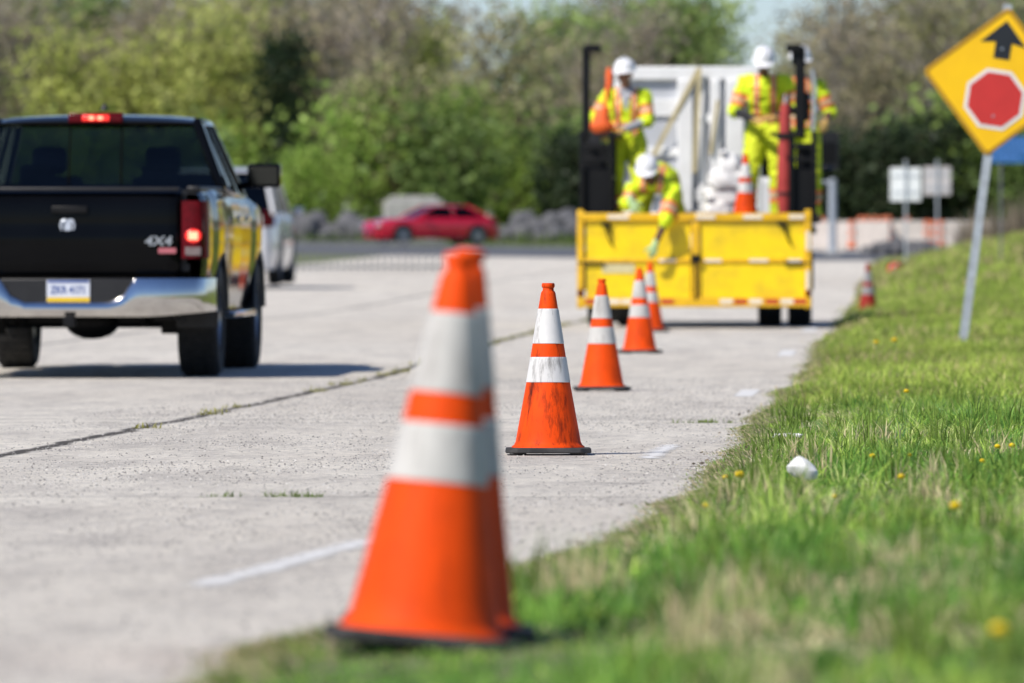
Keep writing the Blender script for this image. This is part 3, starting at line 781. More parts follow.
        for y in (1.25, 4.80):
            ap = MB(); ap.tube([(s * .985, y + .495 * math.cos(a), .40 + .495 * math.sin(a)) for a in np.linspace(.12, math.pi - .12, 25)], .020, 8); ap.build('wheel_arch', M['black_plastic'], t)
        st = MB(); st.box((s * .97, 3.05, .43), (.12, 1.9, .05)); st.build('step_bar', M['chrome'], t, bevel=.015)
        mf = MB(); mf.box((s * .86, .72, .52), (.30, .02, .34)); mf.build('mud_flap', M['black_plastic'], t)
    sb = MB(); sb.box((0, 2.55, 1.06), (1.5, .5, .36)); sb.beam((-.7, 2.32, 1.1), (.7, 2.32, 1.1), .10, .46); sb.build('rear_bench', M['seat_cloth'], t, bevel=.04)
    for s in (-.45, .45):
        q = MB(); q.box((s, 2.33, 1.44), (.26, .09, .17)); q.build('headrest', M['seat_cloth'], t, bevel=.04)
    dsh = MB(); dsh.box((0, 4.1, 1.12), (1.7, .4, .24)); dsh.build('dashboard', M['black_plastic'], t, bevel=.05)
    sw = MB(); 
    pts = [(-.42 + .18 * math.cos(a), 3.78 + .05 * math.sin(a), 1.20 + .18 * math.sin(a)) for a in np.linspace(0, 2 * math.pi, 21)]
    sw.tube(pts, .014, 6); sw.build('steering_wheel', M['black_plastic'], t)
    # underside: frame, axle with differential, hitch, exhaust
    u = MB()
    for s in (-1, 1): u.beam((s * .45, .1, .56), (s * .45, 5.5, .56), .09, .16)
    u.box((0, .18, .52), (1.5, .12, .14)); u.box((0, 3.0, .48), (1.2, 2.8, .16)); u.box((0, .75, .60), (1.3, .5, .2)); u.box((0, 1.25, .70), (1.66, 1.9, .10))
    u.tube([(-.8, 1.25, .40), (.8, 1.25, .40)], .06, 12); u.ell((.06, 1.22, .385), (.20, .15, .125)); u.lathe([(.30, .47), (.36, .50), (.36, .60), (.30, .63)], 28, (.0, .62, 0))
    for s in (-1, 1): u.box((s * .58, .9, .47), (.10, 1.3, .07)); u.box((s * .62, 1.25, .36), (.12, .16, .12)); u.beam((s * .45, 1.15, .36), (s * .40, 1.05, .72), .06, .06)
    u.build('chassis', M['black_metal'], t, bevel=.01)
    hb = MB(); hb.box((.02, .0, .40), (.07, .20, .07)); hb.box((.02, -.10, .40), (.08, .02, .08)); hb.build('hitch_receiver', M['black_metal'], t, bevel=.006)
    ex = MB(); ex.tube([(.70, .95, .46), (.74, .5, .44), (.80, .15, .42)], .035, 12); ex.build('exhaust_pipe', M['black_metal'], t)
    for s in (-1, 1):
        for y in (1.25, 4.80): wheel(t, s * .845, y, .405, .285, .225, s)
    # dark wheel housings
    for s in (-1, 1):
        for y in (1.25, 4.80):
            wl = MB(); rows = []
            for a in np.linspace(0, math.pi, 15):
                rows.append([(s * .97, y + .49 * math.cos(a), .40 + .49 * math.sin(a)), (s * .55, y + .49 * math.cos(a), .40 + .49 * math.sin(a))])
            wl.grid(rows); wl.build('wheel_housing', M['black_plastic'], t)
    return t
pk = make_pickup()
pk.location = (-5.86, 59.92, float(G(61.2)) - .006)
pk.rotation_euler = (math.atan((float(G(64.7)) - float(G(61.2))) / 3.55), 0, 0)

# ------------------------------------------------------------------ cars further away
def make_car(name, label, cat, paint, L_, w, zs, hood, tailz, cab, wheels, wr, glassm, suv=False):
    """origin at ground, centre of rear; y forward"""
    t = empty(name); tag(t, label, cat)
    yb, yf, ytb, ytf, zb, zt, wb, wt = cab
    wk = [(0.0, .80), (.12, .90), (.5, .98), (1.2, 1.0), (L_ - 1.4, 1.0), (L_ - .6, .95), (L_ - .15, .82), (L_, .66)]
    ztf = lambda y: float(np.interp(y, [0, .15, yb + .05, yf - .1, L_ - .55, L_ - .08, L_], [tailz - .12, tailz, zs, zs, hood, hood - .12, hood - .3]))
    xp = lambda z, q: w * float(np.interp(z, [.2, .35, .55, .75, q - .06, q], [.92, .97, 1.0, .995, .97, .91]))
    arches = [(wheels[0], wr + .06, wr), (wheels[1], wr + .06, wr)]
    b = MB()
    for s in (-1, 1): side_panel(b, s, 0.0, L_, 0.24, ztf, xp, wk, arches, step=.06, rows=8)
    rows = []
    for y in np.arange(0, L_ + .01, .1):
        y = min(y, L_); ww = lerp_keys(wk, y)[0] * w * .91; h = ztf(y)
        rows.append([(ww * u, y, h + .04 * (1 - u * u)) for u in np.linspace(-1, 1, 9)])
    b.grid(rows)
    for y, sg in ((0.0, -1), (L_, 1)):
        ww = lerp_keys(wk, y)[0] * w; rows = []
        for k in range(7):
            z = .24 + (ztf(y) + .0 - .24) * k / 6
            rows.append([(ww * u * xp(z, ztf(y)) / w, y + sg * .10 * (1 - u * u) * math.sin(math.pi * min(1, .25 + k / 8)), z + (.04 * (1 - u * u) if k == 6 else 0)) for u in np.linspace(-1, 1, 9)])
        b.grid(rows)
    b.build('body', paint, t, ang=45)
    greenhouse(t, paint, glassm, glassm, yb, yf, ytb, ytf, zb, zt, wb, wt, pil=.07, crown=.03, split=(.33, .62) if suv else (.48,))
    u = MB(); u.box((0, L_ / 2, .32), (w * 1.5, L_ * .9, .2)); u.build('underbody', M['black_plastic'], t)
    for s in (-1, 1):
        for y in wheels:
            hs = MB(); rows = []
            for a in np.linspace(0, math.pi, 13): rows.append([(s * w * .96, y + (wr + .065) * math.cos(a), wr + (wr + .065) * math.sin(a)), (s * w * .5, y + (wr + .065) * math.cos(a), wr + (wr + .065) * math.sin(a))])
            hs.grid(rows); hs.build('wheel_housing', M['black_plastic'], t)
    for s in (-1, 1):
        for y in wheels: wheel(t, s * (w - .12), y, wr, .21, wr * .66, s, spokes=5)
        q = MB()
        rows = []
        for z in np.linspace(tailz - .20 if suv else tailz - .24, tailz + (.06 if suv else -.05), 5):
            rows.append([(s * x * w, y, z) for x, y in (((.74, -.045), (.84, .02), (.935, .16)) if suv else ((.56, -.07), (.74, -.045), (.84, .02), (.935, .16), (.975, .32)))])
        q.grid(rows); q.build('tail_light', M['red_lens'], t)
        q = MB(); q.ell((s * w * .70, L_ - .09, hood - .22), (.15, .12, .06)); q.build('headlight', M['head_lens'], t)
        q = MB(); q.box((s * (w + .08), yf - .25, zb + .06), (.18, .08, .13)); q.build('side_mirror', paint, t, bevel=.03)
        seat(t, s * .36, (yb + yf) / 2 + .2, .42)
    g = MB(); g.box((0, L_ + .075, .42), (.95, .03, .16)); g.build('grille', M['black_plastic'], t, bevel=.01)
    return t
suv = make_car('suv', 'white sport utility vehicle mostly hidden ahead of the black pickup', 'suv', M['white_car'], 4.9, .97, 1.10, 1.08, 1.12,
               (.10, 3.75, .38, 3.05, 1.10, 1.80, .90, .74), (1.0, 3.85), .38, M['glass_dark'], suv=True)
suv.scale = (1.08, 1.08, 1.10); suv.location = (-11.78, 147, float(G(151.5)) + .006); suv.rotation_euler = (R(1.0), 0, 0)
rc = make_car('car', 'shiny red coupe with sloping roof in front of the grey block', 'car', M['red_car'], 4.6, .92, .93, .90, .98,
              (.35, 3.15, 1.15, 2.35, .93, 1.36, .80, .58), (.85, 3.65), .34, M['glass_dark'])
rc.rotation_euler = (0, R(-1.0), R(90 + 26)); rc.location = (-14.3, 297.8, float(G(298)) + .03)

# ------------------------------------------------------------------ work truck
TX, TYB = -2.17, 90.0
tz = float(G(92.2)) + .006
def make_work_truck():
    t = empty('work_truck', (TX, TYB, tz))
    tag(t, 'road crew truck with yellow tailgate, black posts and white folded crash cushion', 'truck')
    Y_ = M['truck_yellow']; RL = M['truck_yellow_rail']
    # tailgate assembly
    tg = empty('tailgate', (0, 0, .071)); tg.scale = (1, 1, .92); tg.parent = t
    for c_, d_ in (((-.59, .055, .915), (1.10, .03, .45)), ((.62, .055, .915), (1.12, .03, .45)), ((-.59, .055, .44), (1.10, .03, .42)), ((.62, .055, .44), (1.12, .03, .42))):
        p = MB(); p.box(c_, d_); p.build('panel', Y_, tg)
    for a_, b_, w_, h_ in (((-1.235, .04, 1.175), (1.235, .04, 1.175), .09, .085), ((-1.17, .045, .675), (1.17, .045, .675), .06, .05), ((-1.235, .04, .195), (1.235, .04, .195), .09, .11)):
        r = MB(); r.beam(a_, b_, w_, h_); r.build('rail', RL, tg, bevel=.008)
    for x in (-1.20, 1.20):
        r = MB(); r.box((x, .043, .69), (.072, .083, 1.13)); r.build('post', RL, tg, bevel=.008)
    r = MB(); r.box((.015, .043, .685), (.085, .075, .86)); r.build('post', RL, tg, bevel=.008)
    for x in (-.93, .93):
        k = MB(); k.box((x, .022, 1.09), (.10, .05, .035)); k.beam((x + .02, -.01, 1.085), (x + .05, .01, .97), .02, .02); k.build('latch', M['black_metal'], tg, bevel=.005)
    k = MB(); k.box((.015, -.005, .695), (.10, .05, .09)); k.tube([(.015, -.01, .65), (.02, -.01, .22)], .012, 8)
    k.build('latch', M['black_metal'], tg, bevel=.005)
    for x in (-1.09, 1.09):
        hh = MB(); hh.tube([(x - .14, .012, .645), (x + .14, .012, .645)], .016, 8); hh.build('hinge', M['black_metal'], tg)
    for x in (-1.20, 1.20):
        c = MB(); c.box((x, .05, 1.235), (.05, .05, .05)); c.build('post_cap', RL, tg, bevel=.006)
    def tape(x, z, w_, h_, m): 
        q = MB(); q.box((x, -.008, z), (w_, .004, h_)); q.build('reflective_tape', M[m], tg)
    for x, w_ in ((-.8, .22), (.12, .2), (.62, .2), (1.08, .16)): tape(x, 1.175, w_, .05, 'tape_white')
    for x, w_ in ((-.28, .18), (.20, .18), (.68, .2), (1.06, .14)):
        q = MB(); q.box((x, .012, .675), (w_, .004, .035)); q.build('reflective_tape', M['tape_white'], tg)
    for i, (x, m) in enumerate(((.34, 'tape_white'), (.49, 'tape_red'), (.65, 'tape_white'), (.82, 'tape_red'), (.98, 'tape_white'), (1.12, 'tape_red'), (-.28, 'tape_red'), (-.70, 'tape_white'), (-.85, 'tape_white'), (-1.08, 'tape_red'))):
        tape(x, .205, .135, .055, m)
    for z in (.9, .45):
        q = MB(); q.box((1.20, -.003, z), (.04, .004, .22)); q.build('reflective_tape', M['tape_white'], tg)
    q = MB(); q.box((-.80, .036, .585), (.34, .006, .11)); q.build('sticker', M['sticker'], tg)
    for x in (-1.20, 1.20):
        q = MB(); q.ell((x, -.004, .30), (.03, .014, .045)); q.build('marker_lamp', M['red_lens'], tg)
    q = MB(); q.tube([(-.93, -.012, 1.06), (-.91, -.014, .95), (-.88, -.012, .88), (-.86, .03, .84)], .010, 8); q.build('chain', M['black_metal'], tg)
    q = MB(); q.tube([(.95, -.012, 1.06), (.97, -.014, .97), (1.0, -.012, .90), (1.02, .03, .86)], .010, 8); q.build('chain', M['black_metal'], tg)
    # deck, chassis
    d = MB(); d.box((0, 3.2, 1.085), (2.46, 6.1, .07)); d.build('deck', M['deck_metal'], t, bevel=.01)
    c = MB()
    for s in (-1, 1): c.beam((s * .42, .3, .86), (s * .42, 9.2, .80), .10, .24)
    c.box((0, .5, .62), (1.0, .12, .3)); c.tube([(-1.0, 2.6, .44), (1.0, 2.6, .44)], .07, 12); c.ell((0, 2.6, .44), (.2, .2, .2))
    for s in (-1, 1): c.box((s * .95, 5.2, .70), (.4, 1.0, .42))
    c.build('chassis', M['black_metal'], t, bevel=.01)
    for s in (-1, 1):
        for x in (.76, 1.085): wheel(t, s * x, 2.6, .42, .25, .26, s, spokes=8)
        wheel(t, s * 1.02, 8.0, .42, .27, .26, s, spokes=8)
        mf = MB(); mf.box((s * .93, 1.95, .60), (.62, .02, .42)); mf.build('mud_flap', M['black_plastic'], t)
    # black work cages at the rear corners with tall posts
    for s in (-1, 1):
        g = MB()
        x0, x1 = (-1.23, -.92) if s < 0 else (1.01, 1.25)
        xm = (x0 + x1) / 2
        g.box((xm, 1.28, 1.42), (x1 - x0, .05, .56)); g.box((xm + .02 * s, 1.9, 1.72), (x1 - x0 - .06, .30, .50))
        for zz in (1.78, 1.92): g.box((xm, 1.22, zz), (x1 - x0, .05, .05))
        for x in (x0, x1):
            g.box((x, 1.22, 1.60), (.05, .06, .98)); g.box((x, 2.2, 1.60), (.05, .06, .98)); g.box((x, 1.7, 2.06), (.045, 1.0, .045)); g.box((x, 1.7, 1.6), (.04, 1.0, .04))
        g.build('work_cage', M['black_metal'], t, bevel=.008)
        xp_ = -1.185 if s < 0 else 1.105
        q = MB(); q.box((xp_, 1.24, 2.50), (.085 if s < 0 else .11, .08, .98)); q.box((xp_ + (.07 if s < 0 else -.07), 1.20, 2.97), (.17, .12, .085))
        if s > 0: q.box((xp_ - .02, 1.3, 2.86), (.15, .08, .14)); q.box((xp_ + .02, 1.28, 2.35), (.16, .08, .3))
        q.build('post', M['black_metal'], t, bevel=.012)
        rl = MB(); rl.tube([(xm, 1.2, 2.045), (xm + (.28 if s < 0 else -.34), 1.2, 2.045)], .022, 8); rl.build('handrail', M['black_metal'], t)
    cond = MB(); cond.tube([(1.24, 1.28, 2.0), (1.26, 1.28, 2.55), (1.23, 1.28, 2.75)], .02, 8); cond.tube([(1.19, 1.28, 2.5), (1.29, 1.28, 2.3)], .015, 8); cond.build('conduit', M['galv'], t)
    # white folded crash cushion standing on the deck
    w = empty('crash_cushion'); w.parent = t
    a = MB()
    yy = 4.3; sc = 1.045
    x0, x1 = -.98, .62
    a.beam((x0, yy, 2.80), (x1, yy, 2.80), .16, .15); a.beam((x0, yy, 1.20), (x1, yy, 1.20), .16, .14)
    for x, wd, dy in ((x0 + .05, .11, 0), (-.20, .17, -.05), (-.01, .08, 0), (.13, .11, -.04), (.35, .20, -.06), (x1 - .04, .12, 0)): a.box((x, yy + .01 + dy, 2.0), (wd, .15, 1.46))
    a.build('frame', M['white_frame'], w, bevel=.015)
    b = MB(); b.box((-.62, yy + .05, 2.0), (.70, .10, 1.46)); b.box((.17, yy + .06, 2.0), (.86, .10, 1.46)); b.build('panel', M['shaded_panel'], w)
    for c_, d_ in (((-.62, yy + .01, 2.42), (.70, .10, .20)), ((-.62, yy + .01, 1.93), (.70, .10, .10)), ((-.62, yy + .01, 1.52), (.70, .10, .16)),
                   ((.06, yy - .02, 2.30), (.22, .1, .10)), ((.24, yy - .03, 1.75), (.30, .1, .12)), ((.06, yy - .02, 1.45), (.3, .1, .14)), ((.48, yy - .02, 2.05), (.18, .1, .3))):
        b = MB(); b.box(c_, d_); b.build('rib', M['white_frame'], w, bevel=.012)
    st = MB(); st.beam((-.04, yy - .15, 2.86), (-.60, yy - .095, 1.80), .05, .008, up=(0, 1, 0)); st.beam((-.04, yy - .15, 2.86), (-.10, yy - .14, 1.7), .045, .008, up=(0, 1, 0)); st.beam((.16, yy - .15, 2.5), (.08, yy - .14, 1.9), .035, .008, up=(0, 1, 0)); st.beam((-.60, yy - .095, 1.80), (-.62, yy - .09, 1.3), .05, .008, up=(0, 1, 0))
    st.build('strap', M['strap'], w)
    # cab
    cb = MB(); cb.box((0, 7.35, 1.25), (2.1, 1.9, .9)); cb.box((0, 8.75, 1.05), (1.8, 1.1, .8)); cb.box((0, 7.9, .70), (2.0, 2.6, .3)); cb.build('cab', M['white_paint'], t, bevel=.08, seg=3)
    greenhouse(t, M['white_paint'], M['glass_dark'], M['glass_dark'], 6.45, 8.25, 6.5, 7.7, 1.70, 2.35, 1.0, .88, pil=.1, crown=.06, split=(.4,))
    bb = MB(); bb.box((0, 9.38, .62), (2.2, .16, .3)); bb.build('front_bumper', M['black_metal'], t, bevel=.03)
    for s in (-1, 1):
        m = MB(); m.box((s * 1.365, 7.85, 2.02), (.21, .10, .44)); m.tube([(s * 1.03, 7.9, 2.15), (s * 1.36, 7.87, 2.17)], .016, 8); m.tube([(s * 1.03, 7.9, 1.72), (s * 1.36, 7.87, 1.70)], .016, 8)
        mo = m.build('side_mirror', M['black_plastic'], t, bevel=.02)
        q = MB(); q.box((s * 1.355, 7.796, 2.0), (.165, .004, .24)); q.build('mirror_glass', M['black_metal'], mo)
        q = MB(); q.ell((s * 1.355, 7.80, 1.80), (.06, .012, .05)); q.build('convex_mirror', M['mirror_dark'], mo)
        h = MB(); h.ell((s * .75, 9.31, 1.05), (.14, .06, .10)); h.build('headlight', M['head_lens'], t)
    return t
make_work_truck()
deck = tz + 1.12
cD = copy_tree(cB); cD['label'] = 'orange and white cone standing on the truck deck beside the white sacks'
del cD['group']
cD.location = (TX + .53, TYB + .75, deck); cD.rotation_euler = (0, 0, R(12))

# sacks piled beside the cone
from mathutils import noise as mnoise
def make_sack(sx, sy, sz, seed):
    """a slumped, creased bag with a twisted neck"""
    mb = MB(); mb.ell((0, 0, 0), (1, 1, 1), 30, 18)
    for i, p in enumerate(mb.v):
        v = V(p); q = V([math.copysign(abs(c) ** .62, c) for c in v])
        f = 1 + .20 * mnoise.noise(q * 1.3 + V((seed * 5.1, 0, seed))) + .10 * (1 - 2 * abs(mnoise.noise(q * 3.1 + V((0, seed * 2.7, 0)))))
        q = q * f
        mb.v[i] = (q.x * sx / 2, q.y * sy / 2, max(-sz * .46, q.z * sz / 2) + sz * .46)
    a = seed * 2.1
    mb.tube([(sx * .4 * math.cos(a), -.1, sz * .6), (sx * .55 * math.cos(a), -.13, sz * .85), (sx * .6 * math.cos(a), -.15, sz * 1.1)], [.05, .022, .05], 8)
    return mb
for i, (x, y, z, sx, lab) in enumerate(((.22, 1.22, 0, .30, 'bottom white sack of the pile on the truck deck'), (.28, 1.25, .16, .40, 'second white sack from the bottom of the pile'), (.31, 1.21, .33, .34, 'third white sack up, just under the topmost one'), (.36, 1.23, .49, .24, 'small topmost white sack of the pile beside the cone'))):
    o = make_sack(sx, .34, .235, i + 1).build('sack', M['sack']); o.location = (TX + x, TYB + y, deck + z); tag(o, lab, 'sack', 'white sacks on the truck deck')
# rolled red sign
rl = empty('rolled_sign', (TX + .93, TYB + 1.45, deck)); tag(rl, 'red fabric roll standing upright beside the dark right corner post', 'rolled sign')
q = MB(); q.tube([(0, 0, .0), (.004, 0, .4), (0.01, 0, .8), (.012, .01, 1.26)], [.06, .085, .075, .055], 14)
q.build('fabric', M['red_roll'], rl)
q = MB(); q.tube([(.012, .01, 1.2), (.014, .012, 1.36)], .016, 8); q.build('pole', M['galv'], rl)
q = MB()
for z in (.3, .9): q.lathe([(.084, z - .015), (.088, z), (.084, z + .015)], 14, (.006, 0, 0), capb=False, capt=False)
q.build('strap', M['black_cloth'], rl)

# ------------------------------------------------------------------ people
def hand_parts(mb, wrist, d, n, side, r=1.0, curl=.5):
    """palm, four unequal bent fingers and a thumb; d along the hand, n out of the palm, side towards the thumb"""
    d = V(d).normalized(); n = V(n); n = (n - d * n.dot(d)).normalized(); s = d.cross(n).normalized()
    if s.dot(V(side)) < 0: s = -s
    w = V(wrist)
    for u in (-.026, -.009, .009, .026):
        mb.cap(w + d * .012 + s * u * .7, w + d * .082 + s * u, .0155 * r, .0135 * r, 10)
    for u, L, c in ((.029, .072, 0), (.0097, .080, .05), (-.0097, .075, .1), (-.028, .058, .2)):
        p = w + d * .082 + s * u; a = curl * (.6 + c); dd = d
        for k, f in enumerate((.45, .32, .23)):
            rot = Matrix.Rotation(a, 3, d.cross(n))
            dd = rot @ dd
            e = p + dd * L * f
            mb.cap(p, e, (.0098 - .0008 * k) * r, (.0092 - .0008 * k) * r, 8); p = e
    p = w + d * .028 + s * .030; dd = (d * .62 + s * .72 + n * .25).normalized()
    for k, L in enumerate((.034, .030, .024)):
        e = p + dd * L; mb.cap(p, e, (.0125 - .001 * k) * r, (.0115 - .001 * k) * r, 8); p = e
        dd = (dd + d * .35 + n * .25 * curl - s * .15).normalized()

from mathutils import noise as mnoise
def crumple(me, amp, sc, seed):
    me.update()
    nr = [v.normal.copy() for v in me.vertices]
    for v, n_ in zip(me.vertices, nr):
        p = v.co * sc + V((seed * 3.1, seed, 0))
        f = 1 - 2 * abs(mnoise.noise(V((p.x, p.y, p.z * 1.7)))) ; f2 = mnoise.noise(p * 2.6)
        v.co += n_ * (amp * (f - .6) + amp * .5 * f2)
    me.update()
def person(label, loc, J, skin, sleeve, glove, stance, hand_dirs, head_up, head_fwd, rz=0, size=1.0):
    """J: joints in the person's own space, facing -y"""
    j = {k: V(v) * size for k, v in J.items()}
    up = V(head_up).normalized(); fw = V(head_fwd); fw = (fw - up * fw.dot(up)).normalized(); rt = up.cross(fw).normalized() * -1
    H = Matrix((rt, -fw, up)).transposed()          # head axes: x right, -y forward, z up
    hc = j['head']
    hp = lambda x, y, z: hc + H @ V((x, y, z))
    b = MB()
    b.ell(hp(0, .012, .03), (.076, .094, .090), M=H); b.ell(hp(0, -.022, -.050), (.056, .062, .068), M=H)     # cranium, face
    b.ell(hp(0, -.045, -.098), (.030, .026, .022), M=H)                                                     # chin
    b.cap(hp(0, -.086, .005), hp(0, -.102, -.036), .010, .015, 8)                                             # nose
    for s in (-1, 1):
        b.ell(hp(s * .077, .012, -.015), (.010, .022, .032), M=H); b.ell(hp(s * .040, -.066, -.030), (.022, .018, .018), M=H)
        b.ell(hp(s * .032, -.078, .022), (.024, .012, .008), M=H)
    b.ell(hp(0, -.080, -.066), (.024, .012, .010), M=H)
    b.cap(j['neck'], hp(0, .015, -.06), .060, .054)
    pel, nk = j['pelvis'], j['neck']
    U = (nk - pel).normalized(); Rr = (j['shR'] - j['shL']).normalized(); F = Rr.cross(U).normalized()
    if F.dot(V((0, -1, -.3))) < 0: F = -F
    TM = Matrix((Rr, F, U)).transposed()
    tl = (nk - pel).length
    def torso(mb, k):
        mb.ell(pel + U * .02, (.165 * k, .115 * k, .12 * k), M=TM); mb.ell(pel + U * tl * .35, (.150 * k, .108 * k, .17 * k), M=TM)
        mb.ell(pel + U * tl * .66, (.170 * k, .122 * k, .19 * k), M=TM); mb.ell(pel + U * tl * .84, (.150 * k, .095 * k, .11 * k), M=TM)
        for s in ('shL', 'shR'): mb.cap(nk - U * .05, j[s], .075 * k, .068 * k)
    torso(b, 1.0)
    def limb(mb, a, e, w, r0, r1, r2, bulge=.0):
        mb.cap(j[a], j[e], r0, r1); mb.cap(j[e], j[w], r1 * 1.02, r2)
        if bulge:
            p = j[e].lerp(j[w], .28); mb.ell(p, (r1 * bulge, r1 * bulge, r1 * bulge))
    for s in 'LR':
        limb(b, 'sh' + s, 'el' + s, 'wr' + s, .056, .043, .030, 1.08); limb(b, 'hip' + s, 'kn' + s, 'an' + s, .088, .058, .042, 1.1)
        b.cap(pel, j['hip' + s], .11, .09)
        an, toe = j['an' + s], j['toe' + s]
        b.cap(an, toe, .042, .034)
        d, n, sd = hand_dirs[s]; hand_parts(b, j['wr' + s], d, n, sd)
    me = remeshed(b, .0065, 2)
    o = from_mesh('person', me, skin); o.location = loc; o.rotation_euler = (0, 0, rz)
    tag(o, label, 'person', 'road workers on the truck')
    # eyes and mouth
    for s in (-1, 1):
        e = MB(); e.ell(hp(s * .032, -.083, .006), (.012, .007, .007), M=H); e.build('eye', M['eye'], o)
    e = MB(); e.ell(hp(0, -.091, -.066), (.020, .005, .005), M=H); e.build('mouth', M['lip'], o)
    hr = MB(); hr.ell(hp(0, .028, .015), (.080, .088, .078), M=H); hr.build('hair', M['hair'], o)
    # helmet: dome, ridge and peak
    hm = MB(); n_ = 26
    rows = []
    for k in range(9):
        ph = (math.pi / 2) * k / 8
        rows.append([hp(.118 * math.cos(ph) ** .8 * math.cos(a), .006 + .142 * math.cos(ph) ** .8 * math.sin(a), .055 + .125 * math.sin(ph)) for a in np.linspace(0, 2 * math.pi, n_, endpoint=False)])
    hm.grid(rows, close=True)
    rows = []
    for q_, zz in ((1.0, .055), (1.06, .046), (1.10, .041), (1.06, .036), (1.0, .045)):
        rows.append([hp(.118 * q_ * math.cos(a), .006 + (.142 * q_ + (.055 * max(0, q_ - 1) / .1 if math.sin(a) < -.25 else 0) * min(1, (-math.sin(a) - .25) / .5)) * math.sin(a), zz - (.010 if math.sin(a) < -.5 and q_ > 1.03 else 0)) for a in np.linspace(0, 2 * math.pi, n_, endpoint=False)])
    hm.grid(rows, close=True)
    hm.tube([hp(0, .11, .135), hp(0, .06, .175), hp(0, 0, .186), hp(0, -.06, .175), hp(0, -.115, .13)], .012, 8)
    hm.build('helmet', M['helmet'], o, ang=60)
    # hi-vis shirt with braces and bands
    sh = MB(); torso(sh, 1.26)
    for s in 'LR':
        e = j['sh' + s].lerp(j['el' + s], 1.0 if sleeve == 'short' else 1.0)
        sh.cap(j['sh' + s], e, .086, .078)
        if sleeve == 'elbow': sh.cap(j['el' + s], j['el' + s].lerp(j['wr' + s], .22), .064, .060)
    me = remeshed(sh, .011, 3); crumple(me, .020, 8, len(label))
    so = from_mesh('shirt', me, [M['hivis'], M['vest_orange'], M['vest_silver'], M['grey_shirt']], o)
    mi = []
    for p in me.polygons:
        c = p.center; r_ = c - pel; u = r_.dot(Rr); v = r_.dot(U) / tl; f = r_.dot(F)
        m = 0
        onarm = None
        for s in 'LR':
            a, e = j['sh' + s], j['el' + s]; ax = e - a; tt = (c - a).dot(ax) / ax.length_squared
            if tt > .12 and (c - (a + ax * tt)).length < .115: onarm = tt
        if onarm is not None:
            if .42 < onarm < .84: m = 1
            if .56 < onarm < .70: m = 2
        else:
            if .055 < abs(u) < .125 and v > .05: m = 1
            if .08 < abs(u) < .102 and v > .05: m = 2
            if .18 < v < .34: m = 1
            if .225 < v < .295: m = 2
            if f > 0 and v > .62 and abs(u) < .05 * (v - .55) / .3 and sleeve == 'elbow': m = 3
        mi.append(m)
    me.polygons.foreach_set('material_index', mi)
    if sleeve == 'elbow' or sleeve == 'black':
        for s in 'LR':
            q = MB(); a = j['el' + s].lerp(j['wr' + s], -.02); q.cap(a, j['el' + s].lerp(j['wr' + s], .93), .056, .042)
            me = remeshed(q, .012, 2); from_mesh('sleeve', me, M['grey_shirt'] if sleeve == 'elbow' else M['black_cloth'], o)
    # trousers
    tr = MB(); tr.ell(pel + U * .02, (.185, .135, .13), M=TM)
    for s in 'LR':
        tr.cap(pel, j['hip' + s], .14, .125); tr.cap(j['hip' + s], j['kn' + s], .122, .095); tr.cap(j['kn' + s], j['kn' + s].lerp(j['an' + s], .90), .096, .092)
    me = remeshed(tr, .011, 3); crumple(me, .018, 8, len(label) + 5); to = from_mesh('trousers', me, [M['hivis_pants'], M['vest_orange'], M['vest_silver']], o)
    mi = []
    for p in me.polygons:
        m = 0
        for s in 'LR':
            a, e = j['kn' + s], j['an' + s]; ax = e - a; tt = (p.center - a).dot(ax) / ax.length_squared
            if (p.center - (a + ax * tt)).length < .13 and .35 < tt < .70: m = 1 if not .45 < tt < .6 else 2
        mi.append(m)
    me.polygons.foreach_set('material_index', mi)
    for s in 'LR':
        q = MB(); an, toe = j['an' + s], j['toe' + s]
        q.cap(an + (j['kn' + s] - an).normalized() * .10, an, .060, .058); q.cap(an - (toe - an).normalized() * .02, toe, .056, .047); 
        me = remeshed(q, .012, 2); from_mesh('boot', me, M['boot'], o)
        if glove:
            q = MB(); d, n, sd = hand_dirs[s]; hand_parts(q, j['wr' + s], d, n, sd, r=1.30); q.cap(j['wr' + s] - V(d).normalized() * .03, j['wr' + s] + V(d).normalized() * .02, .036, .034)
            me = remeshed(q, .006, 1); from_mesh('glove', me, M[glove], o)
    return o

std = dict(pelvis=(0, 0, .96), neck=(0, -.02, 1.46), head=(0, -.06, 1.66), shL=(-.19, 0, 1.41), shR=(.19, 0, 1.41), hipL=(-.10, 0, .90), hipR=(.10, 0, .90),
           knL=(-.12, -.04, .50), knR=(.13, -.06, .50), anL=(-.13, .02, .075), anR=(.14, .0, .075), toeL=(-.16, -.16, .046), toeR=(.18, -.17, .046))
J1 = dict(std); J1.update(head=(-.015, -.07, 1.645), elL=(-.335, -.06, 1.18), wrL=(-.27, -.25, 1.05), elR=(.235, -.10, 1.15), wrR=(-.04, -.285, 1.03), knR=(.15, -.16, .53), anR=(.15, .02, .10), toeR=(.17, -.14, .05))
person('worker with grey sleeves at the left corner of the truck, holding an orange bag', (TX - .79, TYB + 2.35, deck - .04), J1, M['skin'], 'elbow', 'glove_tan', 'stand',
       {'L': ((.2, -.6, -.6), (.5, .3, -.7), (1, 0, .3)), 'R': ((-.85, -.25, -.3), (0, .4, -.9), (0, -.8, .4))}, (-.04, -.12, 1), (-.25, -1, -.2))
